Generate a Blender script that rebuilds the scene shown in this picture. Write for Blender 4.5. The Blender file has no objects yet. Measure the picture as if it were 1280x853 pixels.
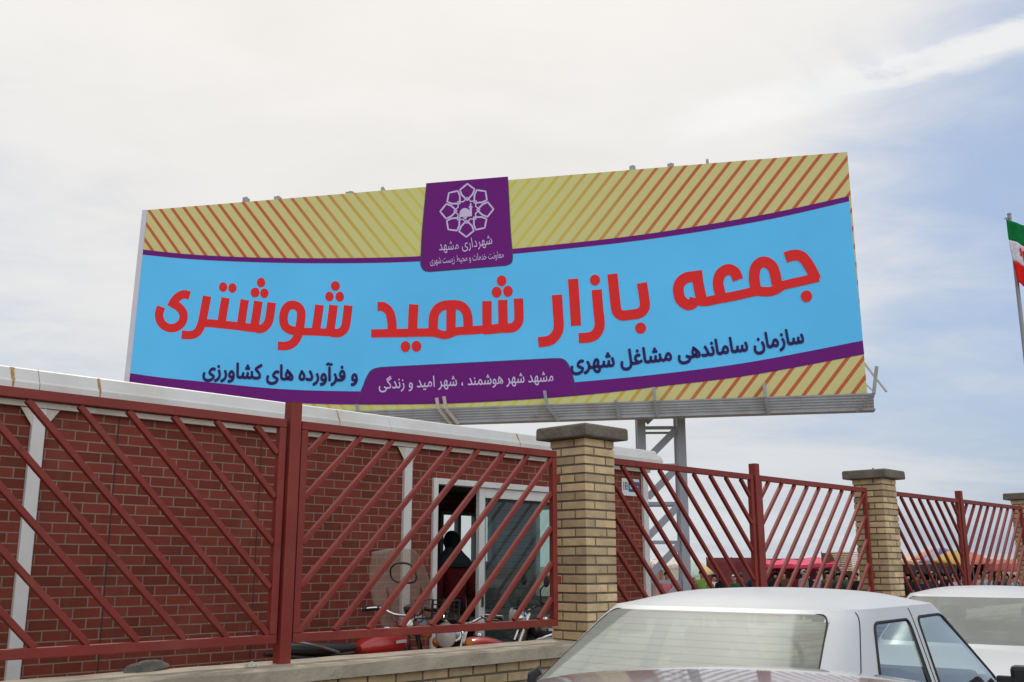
import bpy, bmesh, math, random
from mathutils import Vector, Matrix
from mathutils.geometry import tessellate_polygon
random.seed(7)
R = math.radians
sc = bpy.context.scene
col = sc.collection
# ------------------------------------------------------------------ camera
FPX, EYE, HOR = 1257.0, 1.55, 707.0            # focal length in photo pixels, eye height, horizon row
PITCH = math.atan((HOR - 426.5) / FPX)
cd = bpy.data.cameras.new('camera'); cam = bpy.data.objects.new('camera', cd); col.objects.link(cam)
cd.sensor_width = 36; cd.lens = 36 * FPX / 1280
cam.location = (0, 0, EYE); cam.rotation_euler = (R(90) + PITCH, 0, 0)
cd.clip_start = .05; cd.clip_end = 5000
sc.camera = cam
# ------------------------------------------------------------------ sky
SUN_EL, SUN_AZ = R(54), R(-8)
SUN = Vector((math.sin(SUN_AZ) * math.cos(SUN_EL), math.cos(SUN_AZ) * math.cos(SUN_EL), math.sin(SUN_EL)))
w = bpy.data.worlds.new('World'); sc.world = w; w.use_nodes = True
def make_sky():
    nt = w.node_tree; N = nt.nodes; L = nt.links
    N.clear()
    def nd(t, **k):
        n = N.new(t)
        for a, v in k.items(): setattr(n, a, v)
        return n
    def math_(op, a, b=None, c=None, clamp=False):
        n = nd('ShaderNodeMath', operation=op, use_clamp=clamp)
        for i, v in enumerate((a, b, c)):
            if v is None: continue
            if isinstance(v, (int, float)): n.inputs[i].default_value = v
            else: L.new(v, n.inputs[i])
        return n.outputs[0]
    def vdot(vec, k):
        n = nd('ShaderNodeVectorMath', operation='DOT_PRODUCT'); L.new(vec, n.inputs[0]); n.inputs[1].default_value = k
        return n.outputs['Value']
    def smooth(v, lo, hi):
        n = nd('ShaderNodeMapRange', interpolation_type='SMOOTHSTEP'); L.new(v, n.inputs[0])
        n.inputs[1].default_value = lo; n.inputs[2].default_value = hi
        return n.outputs[0]
    def mixc(f, a, b):
        n = nd('ShaderNodeMix', data_type='RGBA')
        if isinstance(f, (int, float)): n.inputs[0].default_value = f
        else: L.new(f, n.inputs[0])
        for i, v in ((6, a), (7, b)):
            if isinstance(v, tuple): n.inputs[i].default_value = (*v, 1)
            else: L.new(v, n.inputs[i])
        return n.outputs[2]
    tc = nd('ShaderNodeTexCoord'); d = tc.outputs['Generated']
    sky = nd('ShaderNodeTexSky', sky_type='NISHITA', sun_disc=False, sun_elevation=SUN_EL, sun_rotation=SUN_AZ)
    sky.air_density = 1.0; sky.dust_density = 2.5; sky.ozone_density = 1.0
    sx = nd('ShaderNodeSeparateXYZ'); L.new(d, sx.inputs[0])
    den = math_('ADD', math_('MAXIMUM', sx.outputs[2], 0.0), .22)
    cx = nd('ShaderNodeCombineXYZ'); L.new(math_('DIVIDE', sx.outputs[0], den), cx.inputs[0]); L.new(math_('DIVIDE', sx.outputs[1], den), cx.inputs[1])
    def noise(scale, detail, rough, dist=0, vec=None, off=(0, 0, 0), stretch=(1, 1, 1), rot=0):
        m = nd('ShaderNodeMapping'); L.new(vec or cx.outputs[0], m.inputs[0])
        m.inputs['Location'].default_value = off; m.inputs['Scale'].default_value = stretch; m.inputs['Rotation'].default_value = (0, 0, rot)
        n = nd('ShaderNodeTexNoise'); L.new(m.outputs[0], n.inputs['Vector'])
        n.inputs['Scale'].default_value = scale; n.inputs['Detail'].default_value = detail
        n.inputs['Roughness'].default_value = rough; n.inputs['Distortion'].default_value = dist
        return n.outputs[0]
    n1 = noise(1.15, 7, .55, .5, off=(3.1, 1.7, 0), stretch=(1, 1.6, 1), rot=R(-25))
    n2 = noise(3.6, 8, .62, .9, off=(.4, 5.2, 0), stretch=(1, 1.7, 1), rot=R(-28))
    nn = math_('ADD', math_('MULTIPLY', n1, .72), math_('MULTIPLY', n2, .28))
    s = vdot(d, SUN)
    # thin milky veil: thickest round the sun, broken towards the right, low on the left and behind the viewer
    cov = math_('ADD', nn, math_('MULTIPLY', s, .95))
    cov = math_('SUBTRACT', cov, math_('MULTIPLY', math_('MAXIMUM', sx.outputs[0], 0.0), .88))
    cov = math_('SUBTRACT', cov, math_('MULTIPLY', math_('MAXIMUM', math_('SUBTRACT', math_('MULTIPLY', sx.outputs[0], -1.0), .20), 0.0), .95))
    low = smooth(sx.outputs[2], .30, .0)
    cov = math_('ADD', cov, math_('MULTIPLY', low, .20))
    cover = smooth(cov, .66, 1.12)
    # one long streak of cirrus, upper right
    A = Vector((.2307, .926, .4403)).normalized(); B = Vector((.501, .909, .518)).normalized()
    m_ = A.cross(B).normalized(); mid = (A + B).normalized()
    off = math_('ADD', vdot(d, m_), math_('MULTIPLY', math_('SUBTRACT', n2, .5), .035))
    width = math_('ABSOLUTE', off)
    streak = smooth(width, .026, .008)
    streak = math_('MULTIPLY', streak, smooth(vdot(d, mid), .976, .992))
    streak = math_('MULTIPLY', streak, smooth(n2, .08, .40))
    cover = math_('MAXIMUM', cover, math_('MULTIPLY', streak, .92))
    K = 10.0
    glow = smooth(s, .50, .97)
    cloud = mixc(glow, tuple(K * v for v in (.665, .70, .745)), tuple(K * v for v in (.94, .91, .875)))
    cloud = mixc(math_('MULTIPLY', streak, .75), cloud, tuple(K * v for v in (.95, .945, .935)))
    shade = math_('SUBTRACT', 1.0, math_('MULTIPLY', math_('SUBTRACT', 1.0, smooth(nn, .32, .62)), .07))
    vm = nd('ShaderNodeVectorMath', operation='SCALE'); L.new(cloud, vm.inputs[0]); L.new(shade, vm.inputs['Scale'])
    veil = mixc(.55, sky.outputs[0], tuple(K * v for v in (.40, .545, .80)))
    back = smooth(sx.outputs[1], .05, -.45)     # unseen sky behind the viewer, brightened as added fill for shaded fronts
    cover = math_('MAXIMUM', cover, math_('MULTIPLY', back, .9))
    bm_ = nd('ShaderNodeVectorMath', operation='SCALE'); bm_.inputs[0].default_value = tuple(K * v for v in (1.40, 1.42, 1.44)); L.new(math_('ADD', math_('MULTIPLY', sx.outputs[0], .42), .95), bm_.inputs['Scale'])  # added fill is stronger to the right, for the street-side faces
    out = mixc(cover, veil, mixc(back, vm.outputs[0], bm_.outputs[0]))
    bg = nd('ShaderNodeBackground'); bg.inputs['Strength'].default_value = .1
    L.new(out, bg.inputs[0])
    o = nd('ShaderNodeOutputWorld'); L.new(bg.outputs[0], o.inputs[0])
make_sky()
sd = bpy.data.lights.new('sun', 'SUN'); so = bpy.data.objects.new('sun', sd); col.objects.link(so)
sd.energy = 1.5; sd.angle = R(8.0); sd.color = (1, .95, .87)
so.rotation_euler = SUN.to_track_quat('Z', 'Y').to_euler(); so.location = SUN * 60
sc.view_settings.view_transform = 'Standard'; sc.view_settings.look = 'None'
sc.view_settings.gamma = 1; sc.view_settings.use_curve_mapping = False
sc.view_settings.exposure = .0
sc.render.engine = 'CYCLES'
sc.cycles.caustics_reflective = False; sc.cycles.caustics_refractive = False; sc.cycles.max_bounces = 8; sc.cycles.transparent_max_bounces = 24
# ------------------------------------------------------------------ projection helpers (photo pixel -> ray)
cP, sP = math.cos(PITCH), math.sin(PITCH)
def ray(px, py):
    a = (px - 640) / FPX; b = -(py - 426.5) / FPX
    return Vector((a, cP - sP * b, sP + cP * b))
def at(px, py, Y): r = ray(px, py); return Vector((0, 0, EYE)) + r * (Y / r.y)
# ------------------------------------------------------------------ object helpers
def W(o): return (W(o.parent) @ o.matrix_basis) if o.parent else o.matrix_basis.copy()
def tag(o, label=None, cat=None, group=None, kind=None):
    for k, v in (('label', label), ('category', cat), ('group', group), ('kind', kind)):
        if v: o[k] = v
    return o
def thing(name, label, cat, loc=(0, 0, 0), rz=0, group=None):
    o = bpy.data.objects.new(name, None); col.objects.link(o)
    o.location = loc; o.rotation_euler = (0, 0, rz); o.empty_display_size = .1
    return tag(o, label, cat, group)
def children(o): return [c for c in bpy.data.objects if c.parent == o]
def copy_tree(o, parent=None):
    c = o.copy(); col.objects.link(c)
    if parent: c.parent = parent
    for ch in children(o): copy_tree(ch, c)
    return c
class MB:
    """collects boxes, bars, tubes, strips; build() links them as ONE mesh object"""
    def __init__(s): s.v = []; s.f = []; s.uv = None; s.mi = []; s.rnd = []; s.sm = []
    def add(s, vs, fs, mi=0, rnd=0., smooth=False):
        b = len(s.v); s.v += [Vector(v) for v in vs]
        for f in fs: s.f.append(tuple(i + b for i in f)); s.mi.append(mi); s.rnd.append(rnd); s.sm.append(smooth)
    def box(s, x0, x1, y0, y1, z0, z1, mi=0, rnd=0., M=None):
        vs = [Vector((x, y, z)) for x in (x0, x1) for y in (y0, y1) for z in (z0, z1)]
        if M is not None: vs = [M @ v for v in vs]
        s.add(vs, [(0, 1, 3, 2), (4, 6, 7, 5), (0, 4, 5, 1), (2, 3, 7, 6), (0, 2, 6, 4), (1, 5, 7, 3)], mi, rnd)
    def bar(s, p, q, w_, h_, up=(0, 0, 1), mi=0):
        p, q = Vector(p), Vector(q); d = (q - p); l = d.length; d.normalize()
        u = Vector(up); sd_ = d.cross(u)
        if sd_.length < 1e-4: sd_ = d.cross(Vector((0, 1, 0)))
        sd_.normalize(); u = sd_.cross(d)
        M = Matrix((sd_, d, u)).transposed().to_4x4(); M.translation = p
        s.box(-w_ / 2, w_ / 2, 0, l, -h_ / 2, h_ / 2, mi, 0., M)
    def tube(s, pts, r, n=8, mi=0, closed=False, caps=True):
        pts = [Vector(p) for p in pts]; m = len(pts); rs = r if isinstance(r, (list, tuple)) else [r] * m
        prev = None; rings = []
        for i, p in enumerate(pts):
            if closed: t = pts[(i + 1) % m] - pts[i - 1]
            else: t = pts[min(i + 1, m - 1)] - pts[max(i - 1, 0)]
            if t.length < 1e-9: t = Vector((0, 0, 1))
            t.normalize()
            if prev is None:
                a = Vector((0, 0, 1)) if abs(t.z) < .9 else Vector((1, 0, 0)); u = t.cross(a).normalized()
            else:
                u = prev - t * prev.dot(t)
                u = u.normalized() if u.length > 1e-6 else t.orthogonal().normalized()
            prev = u; vv = t.cross(u)
            rings.append([p + (u * math.cos(2 * math.pi * k / n) + vv * math.sin(2 * math.pi * k / n)) * rs[i] for k in range(n)])
        fs = []
        for i in range(m if closed else m - 1):
            j = (i + 1) % m
            for k in range(n): fs.append((i * n + k, i * n + (k + 1) % n, j * n + (k + 1) % n, j * n + k))
        if caps and not closed: fs += [tuple(range(n))[::-1], tuple(range((m - 1) * n, m * n))]
        s.add([v for r_ in rings for v in r_], fs, mi, 0., True)
    def lathe(s, prof, n=20, M=None, mi=0):
        vs = [Vector((r * math.cos(2 * math.pi * k / n), r * math.sin(2 * math.pi * k / n), z)) for r, z in prof for k in range(n)]
        if M is not None: vs = [M @ v for v in vs]
        fs = [(i * n + k, i * n + (k + 1) % n, (i + 1) * n + (k + 1) % n, (i + 1) * n + k) for i in range(len(prof) - 1) for k in range(n)]
        s.add(vs, fs, mi, 0., True)
    def extrude(s, poly, x0, x1, mi=0):
        """closed polygon in (y,z) pushed along x"""
        n = len(poly); vs = [(x0, y, z) for y, z in poly] + [(x1, y, z) for y, z in poly]
        s.add(vs, [(i, (i + 1) % n, n + (i + 1) % n, n + i) for i in range(n)] + [tuple(range(n))[::-1], tuple(range(n, 2 * n))], mi)
    def build(s, name, mats, parent=None, world=None, bevel=0, sharp=R(35), uv=None, kind=None):
        me = bpy.data.meshes.new(name); me.from_pydata([v[:] for v in s.v], [], s.f)
        mats = mats if isinstance(mats, (list, tuple)) else [mats]
        for m in mats: me.materials.append(m)
        me.polygons.foreach_set('material_index', s.mi); me.polygons.foreach_set('use_smooth', s.sm)
        bm = bmesh.new(); bm.from_mesh(me); bmesh.ops.recalc_face_normals(bm, faces=bm.faces); bm.to_mesh(me); bm.free()
        if any(s.rnd):
            at_ = me.attributes.new('rnd', 'FLOAT', 'FACE'); at_.data.foreach_set('value', s.rnd)
        if any(s.sm): me.set_sharp_from_angle(angle=sharp)
        if uv:
            l = me.uv_layers.new(name='uv')
            for lp in me.loops: l.data[lp.index].uv = uv(me.vertices[lp.vertex_index].co)
        o = bpy.data.objects.new(name, me); col.objects.link(o)
        if parent: o.parent = parent
        if world is not None: o.matrix_basis = (W(parent).inverted() @ world) if parent else world
        if bevel:
            b = o.modifiers.new('bevel', 'BEVEL'); b.width = bevel; b.segments = 2; b.limit_method = 'ANGLE'
        if kind: o['kind'] = kind
        return o
def copy_part(o, parent=None):
    c = o.copy(); col.objects.link(c); c.parent = parent; return c
def mesh_obj(name, verts, faces, mat, parent=None, smooth=True, world=None):
    b = MB(); b.add(verts, faces, 0, 0., smooth); return b.build(name, mat, parent, world)
def spline(pts, seg=8, closed=False):
    pts = [Vector(p) for p in pts]; n = len(pts); out = []
    if n == 2: return pts
    for i in range(n if closed else n - 1):
        if closed: a, b, c, d = pts[i - 1], pts[i], pts[(i + 1) % n], pts[(i + 2) % n]
        else: a, b, c, d = pts[max(i - 1, 0)], pts[i], pts[i + 1], pts[min(i + 2, n - 1)]
        for k in range(seg):
            t = k / seg
            out.append(.5 * ((2 * b) + (c - a) * t + (2 * a - 5 * b + 4 * c - d) * t * t + (3 * b - a - 3 * c + d) * t ** 3))
    if not closed: out.append(pts[-1])
    return out
# ------------------------------------------------------------------ materials
def lin(r, g, b):
    f = lambda c: c / 12.92 if c <= .04045 else ((c + .055) / 1.055) ** 2.4
    return tuple(f(v / 255) for v in (r, g, b))
def mat(name, base, rough=.6, metal=0., var=.12, vscale=3., dirt=None, dirt_amt=0., dscale=1.2, bump=0., bscale=60., coat=0., spec=.5, rnd=0., coat_r=.06, spots=None):
    m = bpy.data.materials.new(name); m.use_nodes = True; nt = m.node_tree; N = nt.nodes; L = nt.links
    p = N['Principled BSDF']; p.inputs['Roughness'].default_value = rough; p.inputs['Metallic'].default_value = metal
    p.inputs['Coat Weight'].default_value = coat; p.inputs['Coat Roughness'].default_value = coat_r
    p.inputs['Specular IOR Level'].default_value = spec
    tc = N.new('ShaderNodeTexCoord')
    n = N.new('ShaderNodeTexNoise'); n.inputs['Scale'].default_value = vscale; n.inputs['Detail'].default_value = 6; L.new(tc.outputs['Object'], n.inputs['Vector'])
    mr = N.new('ShaderNodeMapRange'); mr.inputs[1].default_value = .3; mr.inputs[2].default_value = .7
    mr.inputs[3].default_value = 1 - var; mr.inputs[4].default_value = 1 + var; L.new(n.outputs[0], mr.inputs[0])
    src = mr.outputs[0]
    if rnd:
        a = N.new('ShaderNodeAttribute'); a.attribute_name = 'rnd'
        m2 = N.new('ShaderNodeMapRange'); m2.inputs[3].default_value = 1 - rnd; m2.inputs[4].default_value = 1 + rnd; L.new(a.outputs['Fac'], m2.inputs[0])
        mm = N.new('ShaderNodeMath'); mm.operation = 'MULTIPLY'; L.new(src, mm.inputs[0]); L.new(m2.outputs[0], mm.inputs[1]); src = mm.outputs[0]
    vs = N.new('ShaderNodeVectorMath'); vs.operation = 'SCALE'; vs.inputs[0].default_value = base; L.new(src, vs.inputs['Scale'])
    out = vs.outputs[0]
    if dirt:
        n2 = N.new('ShaderNodeTexNoise'); n2.inputs['Scale'].default_value = dscale; n2.inputs['Detail'].default_value = 8; n2.inputs['Roughness'].default_value = .65
        L.new(tc.outputs['Object'], n2.inputs['Vector'])
        r2 = N.new('ShaderNodeMapRange'); r2.inputs[1].default_value = .48; r2.inputs[2].default_value = .72; r2.inputs[4].default_value = dirt_amt; L.new(n2.outputs[0], r2.inputs[0])
        mx = N.new('ShaderNodeMix'); mx.data_type = 'RGBA'; L.new(r2.outputs[0], mx.inputs[0]); L.new(out, mx.inputs[6]); mx.inputs[7].default_value = (*dirt, 1)
        out = mx.outputs[2]
        ra = N.new('ShaderNodeMath'); ra.operation = 'MULTIPLY_ADD'; L.new(r2.outputs[0], ra.inputs[0]); ra.inputs[1].default_value = .35; ra.inputs[2].default_value = rough
        L.new(ra.outputs[0], p.inputs['Roughness'])
    if spots:      # small chips and rust specks
        c_, sc_, th = spots
        n4 = N.new('ShaderNodeTexNoise'); n4.inputs['Scale'].default_value = sc_; n4.inputs['Detail'].default_value = 10; n4.inputs['Roughness'].default_value = .75; L.new(tc.outputs['Object'], n4.inputs['Vector'])
        r4 = N.new('ShaderNodeMapRange'); r4.inputs[1].default_value = th; r4.inputs[2].default_value = th + .05; r4.inputs[4].default_value = .85; L.new(n4.outputs[0], r4.inputs[0])
        x4 = N.new('ShaderNodeMix'); x4.data_type = 'RGBA'; L.new(r4.outputs[0], x4.inputs[0]); L.new(out, x4.inputs[6]); x4.inputs[7].default_value = (*c_, 1); out = x4.outputs[2]
    L.new(out, p.inputs['Base Color'])
    if bump:
        n3 = N.new('ShaderNodeTexNoise'); n3.inputs['Scale'].default_value = bscale; n3.inputs['Detail'].default_value = 5; L.new(tc.outputs['Object'], n3.inputs['Vector'])
        b = N.new('ShaderNodeBump'); b.inputs['Strength'].default_value = bump; b.inputs['Distance'].default_value = .01
        L.new(n3.outputs[0], b.inputs['Height']); L.new(b.outputs[0], p.inputs['Normal'])
    return m
def glass(name, tint=(.82, .90, .87), rough=.02, dust=0., dustcol=(.5, .52, .48), lines=False, refl=1.0):
    m = bpy.data.materials.new(name); m.use_nodes = True; nt = m.node_tree; N = nt.nodes; L = nt.links; N.clear()
    o = N.new('ShaderNodeOutputMaterial'); t = N.new('ShaderNodeBsdfTransparent'); t.inputs[0].default_value = (*tint, 1)
    g = N.new('ShaderNodeBsdfGlossy'); g.inputs['Roughness'].default_value = rough
    fr = N.new('ShaderNodeFresnel'); ge = N.new('ShaderNodeNewGeometry'); io = N.new('ShaderNodeMath'); io.operation = 'MULTIPLY_ADD'; L.new(ge.outputs['Backfacing'], io.inputs[0]); io.inputs[1].default_value = 1 / 1.55 - 1.55; io.inputs[2].default_value = 1.55
    L.new(io.outputs[0], fr.inputs[0])
    f2 = N.new('ShaderNodeMath'); f2.operation = 'MULTIPLY'; f2.use_clamp = True; fb = N.new('ShaderNodeMath'); fb.operation = 'SUBTRACT'; fb.inputs[0].default_value = 1.; L.new(ge.outputs['Backfacing'], fb.inputs[1])
    fm = N.new('ShaderNodeMath'); fm.operation = 'MULTIPLY'; L.new(fr.outputs[0], fm.inputs[0]); L.new(fb.outputs[0], fm.inputs[1])
    L.new(fm.outputs[0], f2.inputs[0]); f2.inputs[1].default_value = 1.5 * refl
    a = N.new('ShaderNodeMixShader'); L.new(f2.outputs[0], a.inputs[0]); L.new(t.outputs[0], a.inputs[1]); L.new(g.outputs[0], a.inputs[2])
    last = a.outputs[0]
    if dust:
        d = N.new('ShaderNodeBsdfDiffuse'); d.inputs[0].default_value = (*dustcol, 1)
        tc = N.new('ShaderNodeTexCoord'); n = N.new('ShaderNodeTexNoise'); n.inputs['Scale'].default_value = 4; n.inputs['Detail'].default_value = 8
        L.new(tc.outputs['Object'], n.inputs['Vector'])
        mr = N.new('ShaderNodeMapRange'); mr.inputs[1].default_value = .3; mr.inputs[2].default_value = .7; mr.inputs[3].default_value = dust * .9; mr.inputs[4].default_value = min(1, dust * 1.1)
        L.new(n.outputs[0], mr.inputs[0])
        am = mr.outputs[0]
        if lines:      # dust thinned near the two sides of the pane to draw a reflection's edge
            sq = N.new('ShaderNodeSeparateXYZ'); L.new(tc.outputs['Object'], sq.inputs[0])
            ab = N.new('ShaderNodeMath'); ab.operation = 'ABSOLUTE'; L.new(sq.outputs[0], ab.inputs[0])
            ad = N.new('ShaderNodeMath'); ad.operation = 'MULTIPLY_ADD'; L.new(sq.outputs[2], ad.inputs[0]); ad.inputs[1].default_value = .55; L.new(ab.outputs[0], ad.inputs[2])
            rm = N.new('ShaderNodeMapRange'); rm.interpolation_type = 'SMOOTHSTEP'; L.new(ad.outputs[0], rm.inputs[0]); rm.inputs[1].default_value = 1.125; rm.inputs[2].default_value = 1.15; rm.inputs[3].default_value = 1.; rm.inputs[4].default_value = .55
            mu = N.new('ShaderNodeMath'); mu.operation = 'MULTIPLY'; L.new(am, mu.inputs[0]); L.new(rm.outputs[0], mu.inputs[1]); am = mu.outputs[0]
        b = N.new('ShaderNodeMixShader'); L.new(am, b.inputs[0]); L.new(last, b.inputs[1]); L.new(d.outputs[0], b.inputs[2]); last = b.outputs[0]
        if lines:      # heater wires printed on the glass
            sx = N.new('ShaderNodeSeparateXYZ'); L.new(tc.outputs['Object'], sx.inputs[0])
            mo = N.new('ShaderNodeMath'); mo.operation = 'PINGPONG'; L.new(sx.outputs[2], mo.inputs[0]); mo.inputs[1].default_value = .0125
            lt = N.new('ShaderNodeMath'); lt.operation = 'LESS_THAN'; L.new(mo.outputs[0], lt.inputs[0]); lt.inputs[1].default_value = .0013
            ml = N.new('ShaderNodeMath'); ml.operation = 'MULTIPLY'; L.new(lt.outputs[0], ml.inputs[0]); ml.inputs[1].default_value = .2
            dk = N.new('ShaderNodeBsdfDiffuse'); dk.inputs[0].default_value = (.09, .08, .06, 1)
            c = N.new('ShaderNodeMixShader'); L.new(ml.outputs[0], c.inputs[0]); L.new(last, c.inputs[1]); L.new(dk.outputs[0], c.inputs[2]); last = c.outputs[0]
    L.new(last, o.inputs[0]); return m
def brick_mat(name, c1, c2, mortar, bw, bh, ms, bump=.5):
    m = bpy.data.materials.new(name); m.use_nodes = True; nt = m.node_tree; N = nt.nodes; L = nt.links
    p = N['Principled BSDF']; p.inputs['Roughness'].default_value = .7; p.inputs['Specular IOR Level'].default_value = .2
    uv = N.new('ShaderNodeUVMap')
    b = N.new('ShaderNodeTexBrick'); L.new(uv.outputs[0], b.inputs['Vector'])
    b.inputs['Scale'].default_value = 1; b.inputs['Brick Width'].default_value = bw; b.inputs['Row Height'].default_value = bh
    b.inputs['Mortar Size'].default_value = ms; b.inputs['Mortar Smooth'].default_value = .15; b.inputs['Bias'].default_value = 0
    b.inputs['Color1'].default_value = (*c1, 1); b.inputs['Color2'].default_value = (*c2, 1); b.inputs['Mortar'].default_value = (*mortar, 1)
    tc = N.new('ShaderNodeTexCoord')
    n = N.new('ShaderNodeTexNoise'); n.inputs['Scale'].default_value = 1.3; n.inputs['Detail'].default_value = 9; n.inputs['Roughness'].default_value = .7; L.new(tc.outputs['Object'], n.inputs['Vector'])
    mr = N.new('ShaderNodeMapRange'); mr.inputs[1].default_value = .3; mr.inputs[2].default_value = .7; mr.inputs[3].default_value = .74; mr.inputs[4].default_value = 1.22; L.new(n.outputs[0], mr.inputs[0])
    vs = N.new('ShaderNodeVectorMath'); vs.operation = 'SCALE'; L.new(b.outputs[0], vs.inputs[0]); L.new(mr.outputs[0], vs.inputs['Scale'])
    mp = N.new('ShaderNodeMapping'); mp.inputs['Scale'].default_value = (2.2, 2.2, .35); L.new(tc.outputs['Object'], mp.inputs['Vector'])
    n5 = N.new('ShaderNodeTexNoise'); n5.inputs['Scale'].default_value = 2.0; n5.inputs['Detail'].default_value = 8; n5.inputs['Roughness'].default_value = .7; L.new(mp.outputs[0], n5.inputs['Vector'])
    r5 = N.new('ShaderNodeMapRange'); r5.inputs[1].default_value = .52; r5.inputs[2].default_value = .75; r5.inputs[4].default_value = .45; L.new(n5.outputs[0], r5.inputs[0])
    x5 = N.new('ShaderNodeMix'); x5.data_type = 'RGBA'; L.new(r5.outputs[0], x5.inputs[0]); L.new(vs.outputs[0], x5.inputs[6]); x5.inputs[7].default_value = (.17, .085, .06, 1)
    L.new(x5.outputs[2], p.inputs['Base Color'])
    bp = N.new('ShaderNodeBump'); bp.invert = True; bp.inputs['Strength'].default_value = bump; bp.inputs['Distance'].default_value = .006
    L.new(b.outputs['Fac'], bp.inputs['Height']); L.new(bp.outputs[0], p.inputs['Normal'])
    return m
def flat(name, c, rough=.5, **k): return mat(name, c, rough, **{'var': .05, **k})
M = {}
M['red_paint'] = mat('red_oxide_paint', (.205, .024, .015), .5, spec=.35, var=.14, vscale=2.2, dirt=(.26, .075, .05), dirt_amt=.45, dscale=4, spots=((.075, .022, .012), 7, .66), bump=.08, bscale=40)
M['white_metal'] = mat('white_metal', (.62, .615, .60), .45, var=.05, dirt=(.46, .42, .34), dirt_amt=.4, dscale=2.5, spots=((.30, .20, .12), 6, .68))
M['cream_metal'] = mat('cream_metal', (.55, .51, .44), .5, var=.08, dirt=(.30, .22, .14), dirt_amt=.55, dscale=3)
M['grey_metal'] = mat('grey_metal', (.33, .345, .37), .5, var=.12, dirt=(.20, .12, .07), dirt_amt=.5, dscale=2.0, spots=((.14, .075, .04), 3, .64))
M['grey_tower'] = mat('grey_tower', (.27, .29, .33), .55, var=.08, vscale=1.5)
M['yellow_brick'] = mat('yellow_brick', (.53, .385, .215), .85, var=.18, vscale=9, rnd=.26, bump=.35, bscale=90, dirt=(.30, .22, .14), dirt_amt=.4, dscale=6)
M['mortar'] = mat('mortar', (.15, .125, .098), .95, var=.2, vscale=12, bump=.4)
M['concrete'] = mat('concrete', (.155, .13, .10), .92, var=.28, vscale=6, bump=1., bscale=28, dirt=(.12, .105, .085), dirt_amt=.6, dscale=4)
M['coping'] = mat('coping_concrete', (.42, .36, .27), .92, var=.2, vscale=4, bump=.6, bscale=45, dirt=(.17, .14, .11), dirt_amt=.55, dscale=3)
M['kiosk_brick'] = brick_mat('kiosk_brick', (.200, .040, .024), (.135, .028, .017), (.235, .165, .125), .19, .07, .0045, .35)
M['black'] = mat('black_plastic', (.012, .012, .013), .5, var=.1)
M['rubber'] = mat('black_rubber', (.018, .018, .018), .75, var=.15)
M['chrome'] = mat('chrome', (.62, .62, .62), .15, 1., var=.05)
M['dark_metal'] = mat('dark_metal', (.06, .06, .062), .4, .6, var=.15)
M['asphalt'] = mat('asphalt', (.055, .054, .052), .9, var=.25, vscale=2, bump=.5, bscale=120, dirt=(.12, .105, .085), dirt_amt=.6, dscale=.7)
M['dirt'] = mat('dirt', (.25, .205, .15), .95, var=.25, vscale=.6, bump=.5, bscale=30, dirt=(.17, .14, .10), dirt_amt=.6, dscale=.12)
M['pavers'] = mat('pavers', (.20, .17, .135), .92, var=.2, vscale=2, bump=.4, bscale=40)
M['clear_glass'] = glass('clear_glass', (.90, .93, .91), .01)
M['teal_glass'] = glass('teal_glass', (.70, .82, .79), .01, dust=.05, dustcol=(.4, .5, .48))
# ------------------------------------------------------------------ fence frame: x along the fence, y away from the street, z up
FD = Vector((.69903, .71509, 0)); FY = Vector((-.71509, .69903, 0)); FA = math.atan2(FD.y, FD.x)
P1 = Vector((.53728, 7.7, 0))
def fp(t, off, z=0): return P1 + FD * t + FY * off + Vector((0, 0, z))
FR = Matrix.Rotation(FA, 4, 'Z')
YARD = .22
# ------------------------------------------------------------------ ground
def hgt(x, y):
    k = min(1, max(0, (y - 14) / 18)); return -.40 * k * k * (3 - 2 * k)
gs = [-1500, -600, -250, -120] + [-60 + 4 * i for i in range(31)] + [120, 250, 600, 1500]
ys = [-300, -100, -40] + [-20 + 4 * i for i in range(26)] + [120, 250, 600, 1500]
mesh_obj('ground', [(x, y, hgt(x, y) - .005) for x in gs for y in ys],
         [(i * len(ys) + j, (i + 1) * len(ys) + j, (i + 1) * len(ys) + j + 1, i * len(ys) + j + 1) for i in range(len(gs) - 1) for j in range(len(ys) - 1)],
         M['dirt'])['kind'] = 'structure'
b = MB(); b.add([fp(-40, -9, 0), fp(45, -9, 0), fp(45, -.35, 0), fp(-40, -.35, 0)], [(0, 1, 2, 3)]); b.build('road', M['asphalt'], kind='structure')
b = MB(); b.box(-9, 4.6, .14, 5.2, -.1, YARD); b.build('yard_paving', M['pavers'], world=Matrix.Translation(P1) @ FR, kind='structure')
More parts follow.
